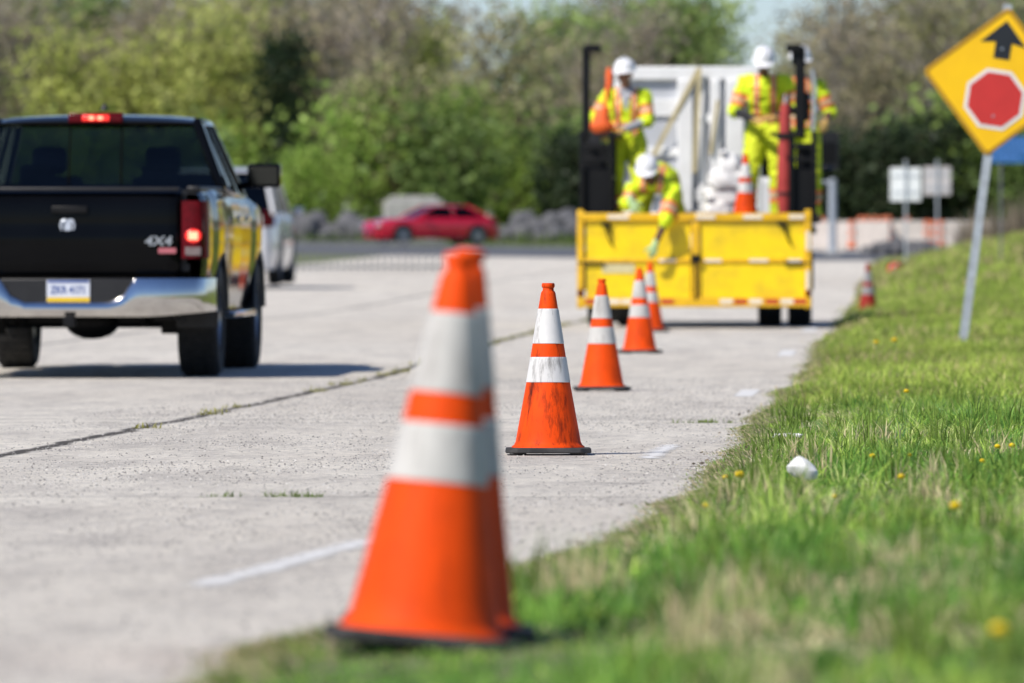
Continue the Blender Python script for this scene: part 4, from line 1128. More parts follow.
J3 = dict(std); J3.update(pelvis=(0, .06, .96), shL=(-.205, -.04, 1.43), shR=(.205, -.04, 1.43), elL=(-.31, -.10, 1.13), wrL=(-.085, -.35, 1.03), elR=(.31, -.10, 1.16), wrR=(.10, -.36, 1.05), neck=(-.02, -.12, 1.47), head=(-.01, -.23, 1.62), knL=(-.15, -.10, .50), anL=(-.19, .03, .075), toeL=(-.22, -.15, .046))
person('worker in front of the right post, head bowed over both hands', (TX + .72, TYB + 1.95, deck + .01), J3, M['skin_dark'], 'black', 'glove_tan', 'stand',
       {'L': ((.8, -.45, .1), (.3, .2, -.9), (0, -.6, .8)), 'R': ((-.8, -.45, .05), (-.3, .2, -.9), (0, -.6, .8))}, (0, -.45, 1), (0, -1, -.75), size=1.05)
J4 = dict(std); J4.update(elL=(-.30, -.08, 1.15), wrL=(-.20, -.30, 1.12), elR=(.30, .0, 1.14), wrR=(.26, -.22, 1.02), head=(.0, -.075, 1.655))
person('worker half hidden behind the black right-hand post', (TX + 1.08, TYB + 3.25, deck), J4, M['skin_dark'], 'short', 'glove_tan', 'stand',
       {'L': ((.1, -.9, -.2), (.7, .2, -.6), (0, -.3, .9)), 'R': ((-.1, -.8, -.5), (-.7, .2, -.6), (0, -.3, .9))}, (.02, -.2, 1), (.3, -1, -.25), size=1.07)
J2 = dict(pelvis=(.03, .70, .42), neck=(.0, .08, .33), head=(-.05, -.06, .44), shL=(-.185, .07, .28), shR=(.195, .05, .26), elL=(-.255, -.02, .13), wrL=(-.205, -.075, .155), elR=(.125, -.20, -.05), wrR=(.03, -.21, -.265),
          hipL=(-.07, .72, .38), hipR=(.13, .72, .38), knL=(-.14, .86, .09), knR=(.20, .84, .09), anL=(-.14, 1.26, .08), anR=(.20, 1.24, .08), toeL=(-.14, 1.40, .05), toeR=(.20, 1.38, .05))
person('crouching worker leaning over the yellow tailgate, one gloved hand reaching down', (TX - .44, TYB + .10, deck + .03), J2, M['skin_dark'], 'short', 'glove_green', 'kneel',
       {'L': ((.35, -.15, -.75), (.2, .9, -.3), (1, 0, 0)), 'R': ((-.25, -.05, -1), (-.3, .9, 0), (-1, -.3, 0))}, (-.05, -.50, 1), (-.12, -1, -.5), size=1.10)
# orange bag the left worker holds
bg = empty('orange_bag', (TX - 1.05, TYB + 2.02, deck + .98)); tag(bg, 'bright orange cloth bag hanging from the hands of the grey-sleeved worker', 'bag')
q = MB(); q.ell((0, 0, .10), (.13, .08, .15), 22, 14)
for i, p in enumerate(q.v):
    x, y, z = p; k = 1 + .12 * math.sin(22 * x + 5 * z) + .08 * math.sin(30 * z)
    q.v[i] = (x * k * (1.1 if z < .1 else .85), y * k, z)
q.build('pouch', M['orange_bag'], bg)
q = MB(); q.tube([(.03, -.02, .2), (.05, .16, .42), (.07, .34, .52), (.075, .36, .64), (.07, .36, .70)], [.02, .018, .03, .038, .02], 10)
q.build('strap', M['orange_bag'], bg)

# ------------------------------------------------------------------ signs
def stop_ahead():
    x, y = 0.512, 72.0
    t = empty('road_sign', (x, y, gz(x, y) - .09), (0, R(7.6), 0))
    tag(t, 'leaning yellow diamond stop-ahead sign with black arrow and red octagon', 'road sign')
    S = .905 / 2; zc = 2.34
    Mx = Matrix.Translation((0, 0, zc)) @ Matrix.Rotation(R(1.2), 4, 'Y')
    def rrect(h, rad, n=6):
        pts = []
        for cx, cz, a0 in ((h - rad, h - rad, 0), (-h + rad, h - rad, 90), (-h + rad, -h + rad, 180), (h - rad, -h + rad, 270)):
            for k in range(n + 1):
                a = R(a0 + 90 * k / n); pts.append((cx + rad * math.cos(a), cz + rad * math.sin(a)))
        c, s = math.cos(R(45)), math.sin(R(45))
        return [(c * a - s * b, s * a + c * b) for a, b in pts]
    m = MB(); m.poly(rrect(S, .05), .004, Mx); pl = m.build('panel', M['sign_yellow'], t, smooth=False)
    # dark border line as a ring
    o_, i_ = rrect(S - .004, .047), rrect(S - .032, .03)
    m = MB(); n = len(o_); T = Mx @ Matrix.Translation((0, -.0025, 0))
    m.add([T @ V((a, 0, b)) for a, b in o_] + [T @ V((a, 0, b)) for a, b in i_], [(k, (k + 1) % n, n + (k + 1) % n, n + k) for k in range(n)])
    m.build('border', M['sign_edge'], pl, smooth=False)
    m = MB(); m.poly([(0, .52), (-.195, .315), (-.068, .335), (-.068, .195), (.068, .195), (.068, .335), (.195, .315)], .002, Mx @ Matrix.Translation((0, -.0045, 0)))
    m.build('arrow', M['sign_black'], pl, smooth=False)
    for nm, r, mt, yo in (('octagon_border', .272, 'sign_white', -.0045), ('octagon', .238, 'sign_red', -.0075)):
        m = MB(); m.poly([(r * math.cos(R(22.5 + 45 * k)), -.150 + r * math.sin(R(22.5 + 45 * k))) for k in range(8)], .002, Mx @ Matrix.Translation((0, yo, 0)))
        m.build(nm, M[mt], pl, smooth=False)
    m = MB()
    for xx in (-.022, .022): m.box((xx, .030, 1.50), (.006, .036, 3.0))
    m.box((0, .014, 1.50), (.046, .005, 3.0))
    m.box((0, .046, 1.50), (.05, .006, 3.0)); m.box((-.029, .012, 1.5), (.016, .004, 3.0)); m.box((.029, .012, 1.5), (.016, .004, 3.0))
    m.build('post', M['galv'], t)
    for zz in (2.05, 2.62):
        m = MB(); m.lathe([(.011, -.010), (.011, -.002)], 10, (0, 0, zz), axis='y'); m.build('bolt', M['silver'], pl)
stop_ahead()

def back_sign(x, y, w, h, zc, mat, lab, post_h):
    z0 = gz(x, y); t = empty('road_sign', (x, y, z0)); tag(t, lab, 'road sign', 'sign backs beyond the verge')
    m = MB(); m.box((0, .03, zc), (w, .006, h)); m.build('panel', M[mat], t, bevel=.002)
    m = MB(); m.box((0, 0, post_h / 2), (.05, .04, post_h)); m.build('post', M['galv'], t)
    for q_ in (-.25, .25):
        m = MB(); m.box((0, .02, zc + h * q_), (w * .9, .015, .04)); m.build('brace', M['galv'], t)
def zpx(py, Y): return .63 + (341.5 - py) * Y / 8533.0
for (px, Y, w, h, pyc, mat, lab) in ((905.5, 196, .70, .76, 184.5, 'sign_back', 'pale square sign back, brighter of the two on posts beyond the grass'), (937, 212, .68, .70, 181, 'sign_back_dull', 'greyer square sign back just right of the bright one')):
    x = (px - 900) / 8533 * Y
    back_sign(x, Y, w, h, zpx(pyc, Y) - gz(x, Y), mat, lab, zpx(160, Y) - gz(x, Y))
xb, Yb = 1.95, 152
z0 = gz(xb, Yb); t = empty('road_sign', (xb, Yb, z0)); tag(t, 'blue sign with white lines of writing behind the yellow diamond', 'road sign')
zc = zpx(150, Yb) - z0
m = MB(); m.box((0, 0, zc), (.72, .006, .48)); pb = m.build('panel', M['sign_blue'], t, bevel=.002)
m = MB()
for i, (w0, w1) in enumerate(((-.30, .26), (-.26, .30), (-.32, .12))):
    x = w0
    while x < w1:
        l = random.uniform(.04, .10); m.box((x + l / 2, -.006, zc + .13 - .13 * i), (l, .003, .045)); x += l + .03
m.build('lettering', simple('faded_lettering', (.10, .24, .62), .5), pb)
m = MB(); m.box((-.16, .03, zc / 2 + .1), (.04, .03, zc + .2)); m.build('post', M['rail_grey'], t)

# ------------------------------------------------------------------ far side things
# grey steel pole
xq, Yq = -2.02, 256
t = empty('steel_pole', (xq, Yq, float(G(Yq)))); tag(t, 'short galvanised steel pole behind the truck\'s right mirror', 'pole')
m = MB(); m.lathe([(.2, 0), (.2, .03), (.125, .04), (.115, .3), (.11, 2.25), (.0, 2.3)], 20); m.build('shaft', M['galv'], t)
m = MB(); m.tube([(0, 0, 2.1), (-.4, 0, 2.28), (-.55, 0, 2.3)], .05, 10); m.build('bracket', M['galv'], t)
m = MB(); m.box((0, 0, .04), (.5, .5, .10)); m.build('base_plate', M['block'], t, bevel=.02)
# pale jersey barriers
def barrier():
    t = MB(); L = 2.9
    pr = [(-.30, 0), (-.30, .10), (-.16, .36), (-.09, .92), (.09, .92), (.16, .36), (.30, .10), (.30, 0)]
    n = len(pr); vs = [(-L / 2, a, b) for a, b in pr] + [(L / 2, a, b) for a, b in pr]
    t.add(vs, [tuple(range(n)), tuple(reversed(range(n, 2 * n)))] + [(i, (i + 1) % n, n + (i + 1) % n, n + i) for i in range(n)])
    return t
b0 = None
for i in range(7):
    x = -7.8 + 3.0 * i; y = 283 + .4 * i
    if b0 is None: b0 = barrier().build('concrete_barrier', M['barrier'], bevel=.02); o = b0
    else: o = b0.copy(); col.objects.link(o)
    o.location = (x, y, float(G(y))); o.rotation_euler = (0, 0, R(random.uniform(-3, 6)))
    tag(o, 'pale concrete barrier section in the line beyond the road', 'barrier', 'pale concrete barriers beyond the crossing')
# orange drums
def drum():
    t = empty('traffic_drum')
    m = MB(); m.lathe([(.29, .05), (.28, .3), (.265, .31), (.26, .6), (.245, .61), (.235, .95), (.20, .99), (.06, 1.0)], 24); m.build('drum', M['drum_orange'], t)
    for z in (.42, .74):
        m = MB(); r = np.interp(z, [.3, .6, .61, .95], [.267, .263, .249, .240]); m.lathe([(r, z - .07), (r + .004, z), (r, z + .07)], 24, capb=False, capt=False); m.build('reflective_band', M['cone_white_clean'], t)
    m = MB(); m.lathe([(.36, 0), (.36, .04), (.30, .06)], 20); m.build('base', M['rubber'], t)
    return t
d0 = None
for (px, Y) in ((861, 292), (868, 296), (876, 291), (884, 293), (889, 297), (907, 292), (927, 280), (934, 278), (941, 280), (822, 290), (852, 279)):
    if d0 is None: d0 = drum(); o = d0
    else: o = copy_tree(d0)
    o.location = ((px - 900) / 8533 * Y, Y, float(G(Y)) + (.10 if Y > 285 else 0)); o.scale = (.46, .46, .95)
    tag(o, 'orange and white traffic drum by the pale barriers beyond the crossing', 'traffic drum', 'orange drums at the far work zone')
# boulders
def rock(seed, k=1.0):
    r_ = random.Random(seed); m = MB(); m.ell((0, 0, .32), (.55, .45, .45), 16, 10)
    ph = [r_.uniform(0, 6) for _ in range(6)]
    for i, p in enumerate(m.v):
        x, y, z = p
        f = 1 + .18 * math.sin(5 * x + ph[0]) * math.cos(4 * y + ph[1]) + .14 * math.sin(7 * z + ph[2]) + .07 * math.sin(13 * x + ph[3]) * math.sin(11 * z + ph[4])
        m.v[i] = (x * f, y * f, max(-.05, (z) * f))
    return m.build('boulder', M['rock'], ang=25)
protos = [rock(s) for s in range(5)]
spots = []
for px in range(250, 372, 11): spots.append((px, 331, .75))
for px in range(255, 372, 13): spots.append((px, 333.5, 1.0))
for px in range(494, 592, 10): spots.append((px, 331, .7))
for px in range(500, 592, 12): spots.append((px, 333.5, 1.0))
for px in range(376, 500, 14): spots.append((px, 334, .6))
for px in range(868, 948, 9): spots.append((px, 250, .50))
for px in range(874, 940, 12): spots.append((px, 252, .65))
for i, (px, Y, s) in enumerate(spots):
    o = protos[i] if i < 5 else protos[i % 5].copy()
    if i >= 5: col.objects.link(o)
    Y2 = Y + random.uniform(-.6, .6)
    o.location = ((px - 900) / 8533 * Y2, Y2, float(G(Y2)) - .05); s2 = s * random.uniform(.75, 1.15) * (1.3 if Y > 300 else 1)
    o.scale = (s2, s2, s2 * random.uniform(.8, 1.15)); o.rotation_euler = (0, 0, random.uniform(0, 6.28))
    if Y > 300: tag(o, 'grey boulder in the rough row edging the far side of the road', 'boulder', 'grey boulders edging the far road')
    else: tag(o, 'grey boulder in the heap in front of the pale barriers', 'boulder', 'grey boulders by the pale barriers')
# concrete block
m = MB(); m.box((0, 0, .72), (2.1, 1.0, 1.44)); m.box((0, 0, 1.50), (1.7, .8, .16))
o = m.build('concrete_block', M['block'], bevel=.06, seg=3); Y = 322; o.scale = (1.05, 1, 1.12); o.location = ((413 - 900) / 8533 * Y, Y, float(G(Y))); o.rotation_euler = (0, 0, R(8)); tag(o, 'big pale grey concrete block standing behind the red car', 'concrete block')
# low picket railing left of centre
t = empty('railing', (-11.95, 188, float(G(188)) + .006)); tag(t, 'low grey metal railing with close upright bars beside the far road', 'railing')
m = MB(); m.box((0, 0, .66), (3.9, .05, .05)); m.box((0, 0, .12), (3.9, .05, .04)); m.build('rail', M['rail_grey'], t)
for i in range(26):
    q = MB(); q.box((-1.88 + i * .15, 0, .36), (.035, .035, .70)); q.build('bar', M['rail_grey'], t)

# ------------------------------------------------------------------ leaf clouds
def leaf_mesh(name, C, S, T, flat=.3, elong=1.5, lay=1.0):
    """one quad per leaf clump: centres C, sizes S, colours T"""
    n = len(C)
    a = rng.normal(size=(n, 3)); a[:, 2] *= (flat + .5) * lay; a /= np.linalg.norm(a, axis=1)[:, None]
    b = rng.normal(size=(n, 3)); b[:, 2] *= lay; b -= a * (a * b).sum(1)[:, None]; b /= np.linalg.norm(b, axis=1)[:, None]
    A = a * (S * elong * .5)[:, None]; B = b * (S * .5)[:, None]
    P = np.stack([C - A, C + B * .9 - A * .1, C + A, C - B * .9 + A * .1], 1).reshape(-1, 3)
    me = bpy.data.meshes.new(name)
    me.vertices.add(4 * n); me.vertices.foreach_set('co', P.astype(np.float32).ravel())
    me.loops.add(4 * n); me.loops.foreach_set('vertex_index', np.arange(4 * n, dtype=np.int32))
    me.polygons.add(n); me.polygons.foreach_set('loop_start', np.arange(0, 4 * n, 4, dtype=np.int32))
    me.update(calc_edges=True)
    at = me.attributes.new('tint', 'FLOAT_COLOR', 'POINT')
    cc = np.concatenate([np.repeat(T, 4, 0), np.ones((4 * n, 1))], 1)
    at.data.foreach_set('color', cc.astype(np.float32).ravel())
    return me

def tree_parts(seed, H, W, c0, c1, nleaf, size, lowcrown=.25, bark='bark', twigs=40, sparse=1.0, conifer=False, tone=2.6):
    """(trunk mesh builder, crown mesh) of one tree kind"""
    r_ = random.Random(seed)
    mb = MB()
    lean = V((r_.uniform(-.04, .04), r_.uniform(-.04, .04), 1))
    tp = [V((0, 0, -.2))] + [lean * (H * f) + V((r_.uniform(-.1, .1), r_.uniform(-.1, .1), 0)) for f in (.15, .3, .5, .7, .88)]
    r0 = H * .014 + .05
    mb.tube(tp, [r0 * k for k in (1.3, 1, .85, .62, .38, .15)], 8)
    ends = []
    for i in range(twigs):
        f = r_.uniform(lowcrown * .8, .9); p = lean * (H * f); a = r_.uniform(0, 6.28)
        if conifer: L_ = W * .5 * (1 - f) * 1.3 + .2; up = r_.uniform(-.1, .25)
        else:
            prof = math.sin(math.pi * min(1, max(.05, (f - lowcrown * .6) / (1.05 - lowcrown * .6)))) ** .6
            L_ = W * .5 * prof * r_.uniform(.6, 1.1); up = r_.uniform(.3, 1.1)
        d = V((math.cos(a), math.sin(a), up)).normalized()
        q = p + d * L_ * .55 + V((0, 0, .05 * L_)); e = p + d * L_ + V((r_.uniform(-.2, .2), r_.uniform(-.2, .2), .25 * L_ * (0 if conifer else 1)))
        mb.tube([p, q, e], [r0 * .34 * (1 - f * .5), r0 * .2, r0 * .06], 5)
        ends += [(q, L_), (e, L_), (q.lerp(e, .5), L_)]
        for k in range(3):
            e2 = q + V((r_.uniform(-1, 1), r_.uniform(-1, 1), r_.uniform(-.1, 1))) * L_ * .45
            mb.tube([q.lerp(e, r_.uniform(0, .6)), e2], [r0 * .12, r0 * .04], 4); ends.append((e2, L_))
    n = int(nleaf * sparse)
    idx = rng.integers(0, len(ends), n)
    E = np.array([list(e[0]) for e in ends]); Ls = np.array([e[1] for e in ends])
    clr = rng.uniform(.0, 1, len(ends))
    shade = rng.uniform(.82, 1.16, len(ends))
    sp = np.clip(Ls[idx] * .36, .35, 1.3)[:, None]
    C = E[idx] + np.clip(rng.normal(size=(n, 3)), -1.7, 1.7) * sp * np.array([1, 1, .8])
    C[:, 2] = np.maximum(C[:, 2], .15)
    S = size * rng.uniform(.5, 1.3, n)
    t = np.clip(clr[idx] + rng.normal(size=n) * .2, 0, 1)[:, None]
    T = tone * (np.array(c0) * (1 - t) + np.array(c1) * t) * (shade[idx] * rng.uniform(.8, 1.2, n))[:, None]  # tone lifts the leaf colours, painting in haze instead of a volume
    return mb, leaf_mesh('crown', C, S, np.clip(T, 0, 1))

kinds = {}
def kind(k, name, label, cat, bark, *a, **kw):
    mb, cm = tree_parts(*a, **kw); kinds[k] = (name, label, cat, mb, cm, bark)
OL0, OL1 = (.165, .138, .095), (.185, .165, .095)
kind('bare1', 'tree', 'thin grey-brown tree with sparse budding twigs in the far wood', 'tree', 'bark_grey', 1, 13.5, 6.5, OL0, OL1, 1100, .25, twigs=60)
kind('bare2', 'tree', 'thin grey-brown tree with sparse budding twigs in the far wood', 'tree', 'bark_grey', 2, 12.0, 6.0, (.17, .138, .105), (.175, .155, .10), 950, .25, twigs=60)
kind('olive1', 'tree', 'olive brown tree coming into leaf in the far wood', 'tree', 'bark_grey', 3, 13.0, 6.5, (.145, .135, .075), (.18, .18, .08), 1700, .28, twigs=50)
kind('olive2', 'tree', 'olive brown tree coming into leaf in the far wood', 'tree', 'bark', 4, 11.0, 6.0, (.145, .125, .08), (.17, .165, .08), 1600, .28, twigs=50)
kind('yellow', 'tree', 'yellow-green tree in fresh spring leaf in the far wood', 'tree', 'bark', 5, 9.5, 5.5, (.17, .185, .055), (.24, .255, .07), 1900, .30, twigs=46)
kind('green', 'tree', 'mid green leafy tree in the far wood', 'tree', 'bark', 6, 12.5, 6.5, (.11, .15, .05), (.15, .19, .06), 2300, .30, twigs=50)
kind('dark', 'evergreen_tree', 'dark green evergreen tree among paler trees in the far wood', 'tree', 'bark', 7, 8.0, 4.2, (.018, .032, .014), (.03, .05, .02), 3600, .26, lowcrown=.06, twigs=60, tone=1.5)
kind('shrub1', 'shrub', 'bright green leafy shrub at the foot of the far wood', 'shrub', 'bark', 8, 4.4, 4.6, (.115, .165, .035), (.175, .235, .055), 1700, .24, lowcrown=.05, twigs=40)
kind('shrub2', 'shrub', 'darker green bushy shrub at the foot of the far wood', 'shrub', 'bark', 9, 3.8, 4.4, (.07, .105, .03), (.11, .15, .045), 1900, .24, lowcrown=.05, twigs=40)
kind('shrub3', 'shrub', 'very dark green shrub at the foot of the far wood', 'shrub', 'bark', 10, 3.6, 4.0, (.02, .032, .016), (.04, .058, .025), 2200, .24, lowcrown=.05, twigs=40, tone=1.7)
built = {}
def plant_tree(k, px, Y, s=1.0, sz=None):
    name, label, cat, mb, cm, bark = kinds[k]
    x = (px - 900) / 8533 * Y
    if k not in built:
        t = empty(name); tag(t, label, cat, label.split(' in the far wood')[0].split(' at the foot')[0] + ('s at the wood edge' if cat == 'shrub' else 's of the far wood'))
        mb.build('stem' if cat == 'shrub' else 'trunk', M[bark], t); from_mesh('crown', cm, M['leaf'], t); built[k] = t
    else: t = copy_tree(built[k])
    t.location = (x, Y, float(G(Y)) - .05); t.scale = (s, s, s if sz is None else sz); t.rotation_euler = (0, 0, random.uniform(0, 6.28))
    return t
# named ones the photo shows
plant_tree('dark', 287, 372, .74, 1.06); plant_tree('dark', 268, 380, .62, .90); plant_tree('dark', 300, 384, .6, .8)
for px, Y, s in ((222, 374, .95), (180, 380, .9), (245, 385, 1.05), (205, 392, 1.1), (60, 378, .9), (130, 377, .85)): plant_tree('yellow', px, Y, s)
for px, Y, s in ((35, 395, .9), (100, 400, .95), (545, 398, .85), (670, 402, .93), (700, 408, .9), (640, 400, .85), (600, 398, .8), (1000, 402, .75)): plant_tree('green', px, Y, s)
for px in range(300, 600, 24): plant_tree(random.choice(['shrub1', 'shrub1', 'shrub2', 'olive2']), px + random.uniform(-12, 12), 362 + random.uniform(-5, 8), random.uniform(.45, 1.2))
for px in list(range(-60, 300, 40)): plant_tree('shrub1' if random.random() < .5 else 'shrub2', px, 366 + random.uniform(-5, 8), random.uniform(.8, 1.1))
for px in list(range(560, 840, 40)): plant_tree('shrub2' if random.random() < .6 else 'shrub1', px, 366 + random.uniform(-5, 8), random.uniform(.8, 1.2))
for px in range(830, 975, 22): plant_tree('shrub3' if random.random() < .7 else 'shrub2', px, 355 + random.uniform(-5, 8), random.uniform(.85, 1.15))
for px in range(975, 1240, 34): plant_tree('shrub2' if random.random() < .6 else 'shrub1', px, 352 + random.uniform(-5, 8), random.uniform(.9, 1.2))
for px, Y in ((590, 368), (560, 372), (572, 360)): plant_tree('shrub3', px, Y, 1.0)
r2 = random.Random(5)
for row, (Y0, sc) in enumerate(((385, .86), (402, .95), (420, 1.04), (440, 1.12))):
    px = -420 + row * 17
    while px < 1400:
        k = r2.choices(['bare1', 'bare2', 'olive1', 'olive2', 'yellow', 'green'], [4, 4, 3.2, 3, .8 if px < 700 else .5, .8])[0]
        # lower tree tops where the photo's sky shows through
        dip = 1.0 - .46 * math.exp(-((px - 505) / 65) ** 2) - .52 * math.exp(-((px - 742) / 66) ** 2)
        s = sc * r2.uniform(.85, 1.08) * dip
        plant_tree(k, px, Y0 + r2.uniform(-7, 7), s * (1.05 if k in ('yellow',) else 1), s * (1.15 if k == 'yellow' else 1))
        px += r2.uniform(34, 58)
# distant wood as one mass
n = 70000
X = rng.uniform(-170, 110, n); Yc = rng.uniform(455, 520, n)
top = 9.5 + 3.0 * vnoise(X * .16, Yc * .03, 3) + 1.2 * vnoise(X * .6, Yc * .1, 4)
pxw = X / Yc * 8533 + 900
top = top - 6.4 * np.exp(-((pxw - 505) / 65) ** 2) - 8.2 * np.exp(-((pxw - 740) / 60) ** 2)
Z = G(Yc) + top * (rng.uniform(0, 1, n) ** .6) * (.80 + .20 * vnoise(X * 1.1, Yc * .3, 6))
tt = vnoise(X * .35, Z * .4, 8)[:, None]
T = 2.3 * (np.array((.15, .138, .11)) * (1 - tt) + np.array((.145, .155, .06)) * tt) * rng.uniform(.6, 1.25, n)[:, None]  # haze painted in by lightening the foliage colours
o = from_mesh('distant_woods', leaf_mesh('distant_woods', np.stack([X, Yc, Z], 1), rng.uniform(.25, .6, n), T), M['leaf']); tag(o, 'hazy grey-green mass of woodland behind the nearer trees', 'woods', kind='stuff')

# ------------------------------------------------------------------ grass
def blades(name, X, Y, Hh, Wd, T, lean=.5, mat='grass_blade', zoff=0, out=None, leans=None):
    n = len(X)
    Z = ground(X, Y) - .004 + zoff
    a = rng.uniform(0, 2 * np.pi, n); lx = np.cos(a); ly = np.sin(a)
    ln = np.abs(rng.normal(0, lean, n)) * Hh
    if out is not None:
        lx = lx * .45 + out[:, 0]; ly = ly * .45 + out[:, 1]; q = np.sqrt(lx * lx + ly * ly) + 1e-6; lx /= q; ly /= q
        ln = np.abs(rng.normal(leans, .25, n)) * Hh
    fa = rng.uniform(0, 2 * np.pi, n); wx = np.cos(fa) * Wd / 2; wy = np.sin(fa) * Wd / 2 * .6
    base = np.stack([X, Y, Z], 1); W = np.stack([wx, wy, 0 * wx], 1)
    m1 = base + np.stack([lx * ln * .32, ly * ln * .32, Hh * .55], 1)
    tip = base + np.stack([lx * ln, ly * ln, Hh * np.clip(1 - .35 * (ln / np.maximum(Hh, 1e-4)) ** 2, .35, 1)], 1)
    P = np.stack([base - W, base + W, m1 + W * .75, m1 - W * .75, tip], 1).reshape(-1, 3)
    idx = np.arange(n)[:, None] * 5
    loops = np.concatenate([idx + np.array([0, 1, 2, 3]), idx + np.array([3, 2, 4])], 1).ravel()
    starts = (np.arange(n)[:, None] * 7 + np.array([0, 4])).ravel()
    me = bpy.data.meshes.new(name)
    me.vertices.add(5 * n); me.vertices.foreach_set('co', P.astype(np.float32).ravel())
    me.loops.add(7 * n); me.loops.foreach_set('vertex_index', loops.astype(np.int32))
    me.polygons.add(2 * n); me.polygons.foreach_set('loop_start', starts.astype(np.int32))
    me.update(calc_edges=True); me.shade_smooth()
    at = me.attributes.new('tint', 'FLOAT_COLOR', 'POINT')
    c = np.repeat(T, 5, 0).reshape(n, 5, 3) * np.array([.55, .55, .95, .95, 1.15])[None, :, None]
    at.data.foreach_set('color', np.concatenate([c.reshape(-1, 3), np.ones((5 * n, 1))], 1).astype(np.float32).ravel())
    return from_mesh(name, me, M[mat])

GX, GY, GH, GW, GT, GL = [], [], [], [], [], []
def zone(y0, y1, xl, xr, dens, hmin, hmax, wd, dry=.12, edge_feather=.25):
    n = int((y1 - y0) * (xr - xl) * dens)
    Yy = rng.uniform(y0, y1, n); Xx = rng.uniform(xl, xr, n)
    e = edge(Yy); off = Xx - e
    cl = vnoise(Xx * 2.6, Yy * 1.3, 1); cl2 = vnoise(Xx * 9, Yy * 6, 2); bare = vnoise(Xx * 1.9, Yy * .6, 5)
    keep = (off > -.06 + .16 * (cl2 - .5)) & (rng.uniform(0, 1, n) < np.clip((off + .05) / edge_feather, .10, 1) * (1.0 - .75 * sstep(.68, .80, bare)))
    Xx, Yy, off, cl, cl2, bare = [q[keep] for q in (Xx, Yy, off, cl, cl2, bare)]
    n = len(Xx)
    Hh = (hmin + (hmax - hmin) * (.08 + .45 * cl + .75 * cl2 ** 2 * (.4 + cl))) * rng.uniform(.45, 1.25, n) * np.clip(.45 + off / .55, .45, 1)
    dryp = dry * (.4 + 2.6 * sstep(.5, .78, bare)) + .30 * np.exp(-np.maximum(off, 0) / .12)
    isd = rng.uniform(0, 1, n) < dryp
    t = np.clip(.15 + .75 * cl + rng.normal(0, .2, n), 0, 1)[:, None]
    green = np.array((.15, .25, .035)) * (1 - t) + np.array((.42, .50, .09)) * t
    straw = np.array((.58, .47, .23)) * rng.uniform(.55, 1.1, n)[:, None]
    T = np.where(isd[:, None], straw, green) * 1.25 * rng.uniform(.6, 1.35, n)[:, None] * (.72 + .5 * vnoise(Xx * 1.3, Yy * .45, 12))[:, None]
    Hh = np.where(((Xx + .87) ** 2 / .30 ** 2 + (Yy - 14.9) ** 2 / 1.1 ** 2) < 1, np.minimum(Hh, .035), Hh)
    GX.append(Xx); GY.append(Yy); GH.append(Hh * np.where(isd, 1.1, 1)); GW.append(wd * rng.uniform(.6, 1.4, n)); GT.append(np.clip(T, 0, 1)); GL.append(n)
zone(46, 75, -.95, 1.5, 700, .05, .125, .009, .10)
zone(75, 125, -.95, 2.4, 300, .07, .15, .015, .10)
zone(125, 222, -.95, 5.5, 60, .10, .22, .036, .26)
zone(9, 47, .70, 3.2, 520, .05, .13, .0085, .12)
zone(46, 125, 1.45, 5.0, 120, .07, .16, .016, .1)
zone(9, 47, 3.1, 9, 110, .07, .16, .016, .12)
zone(46, 125, 4.9, 14, 28, .10, .20, .034, .12)
zone(125, 222, 5.4, 16, 18, .14, .26, .06, .2)
nz = len(GX)
leanz = [np.full(len(q), .55) for q in GX]; outz = [np.zeros((len(q), 2)) for q in GX]
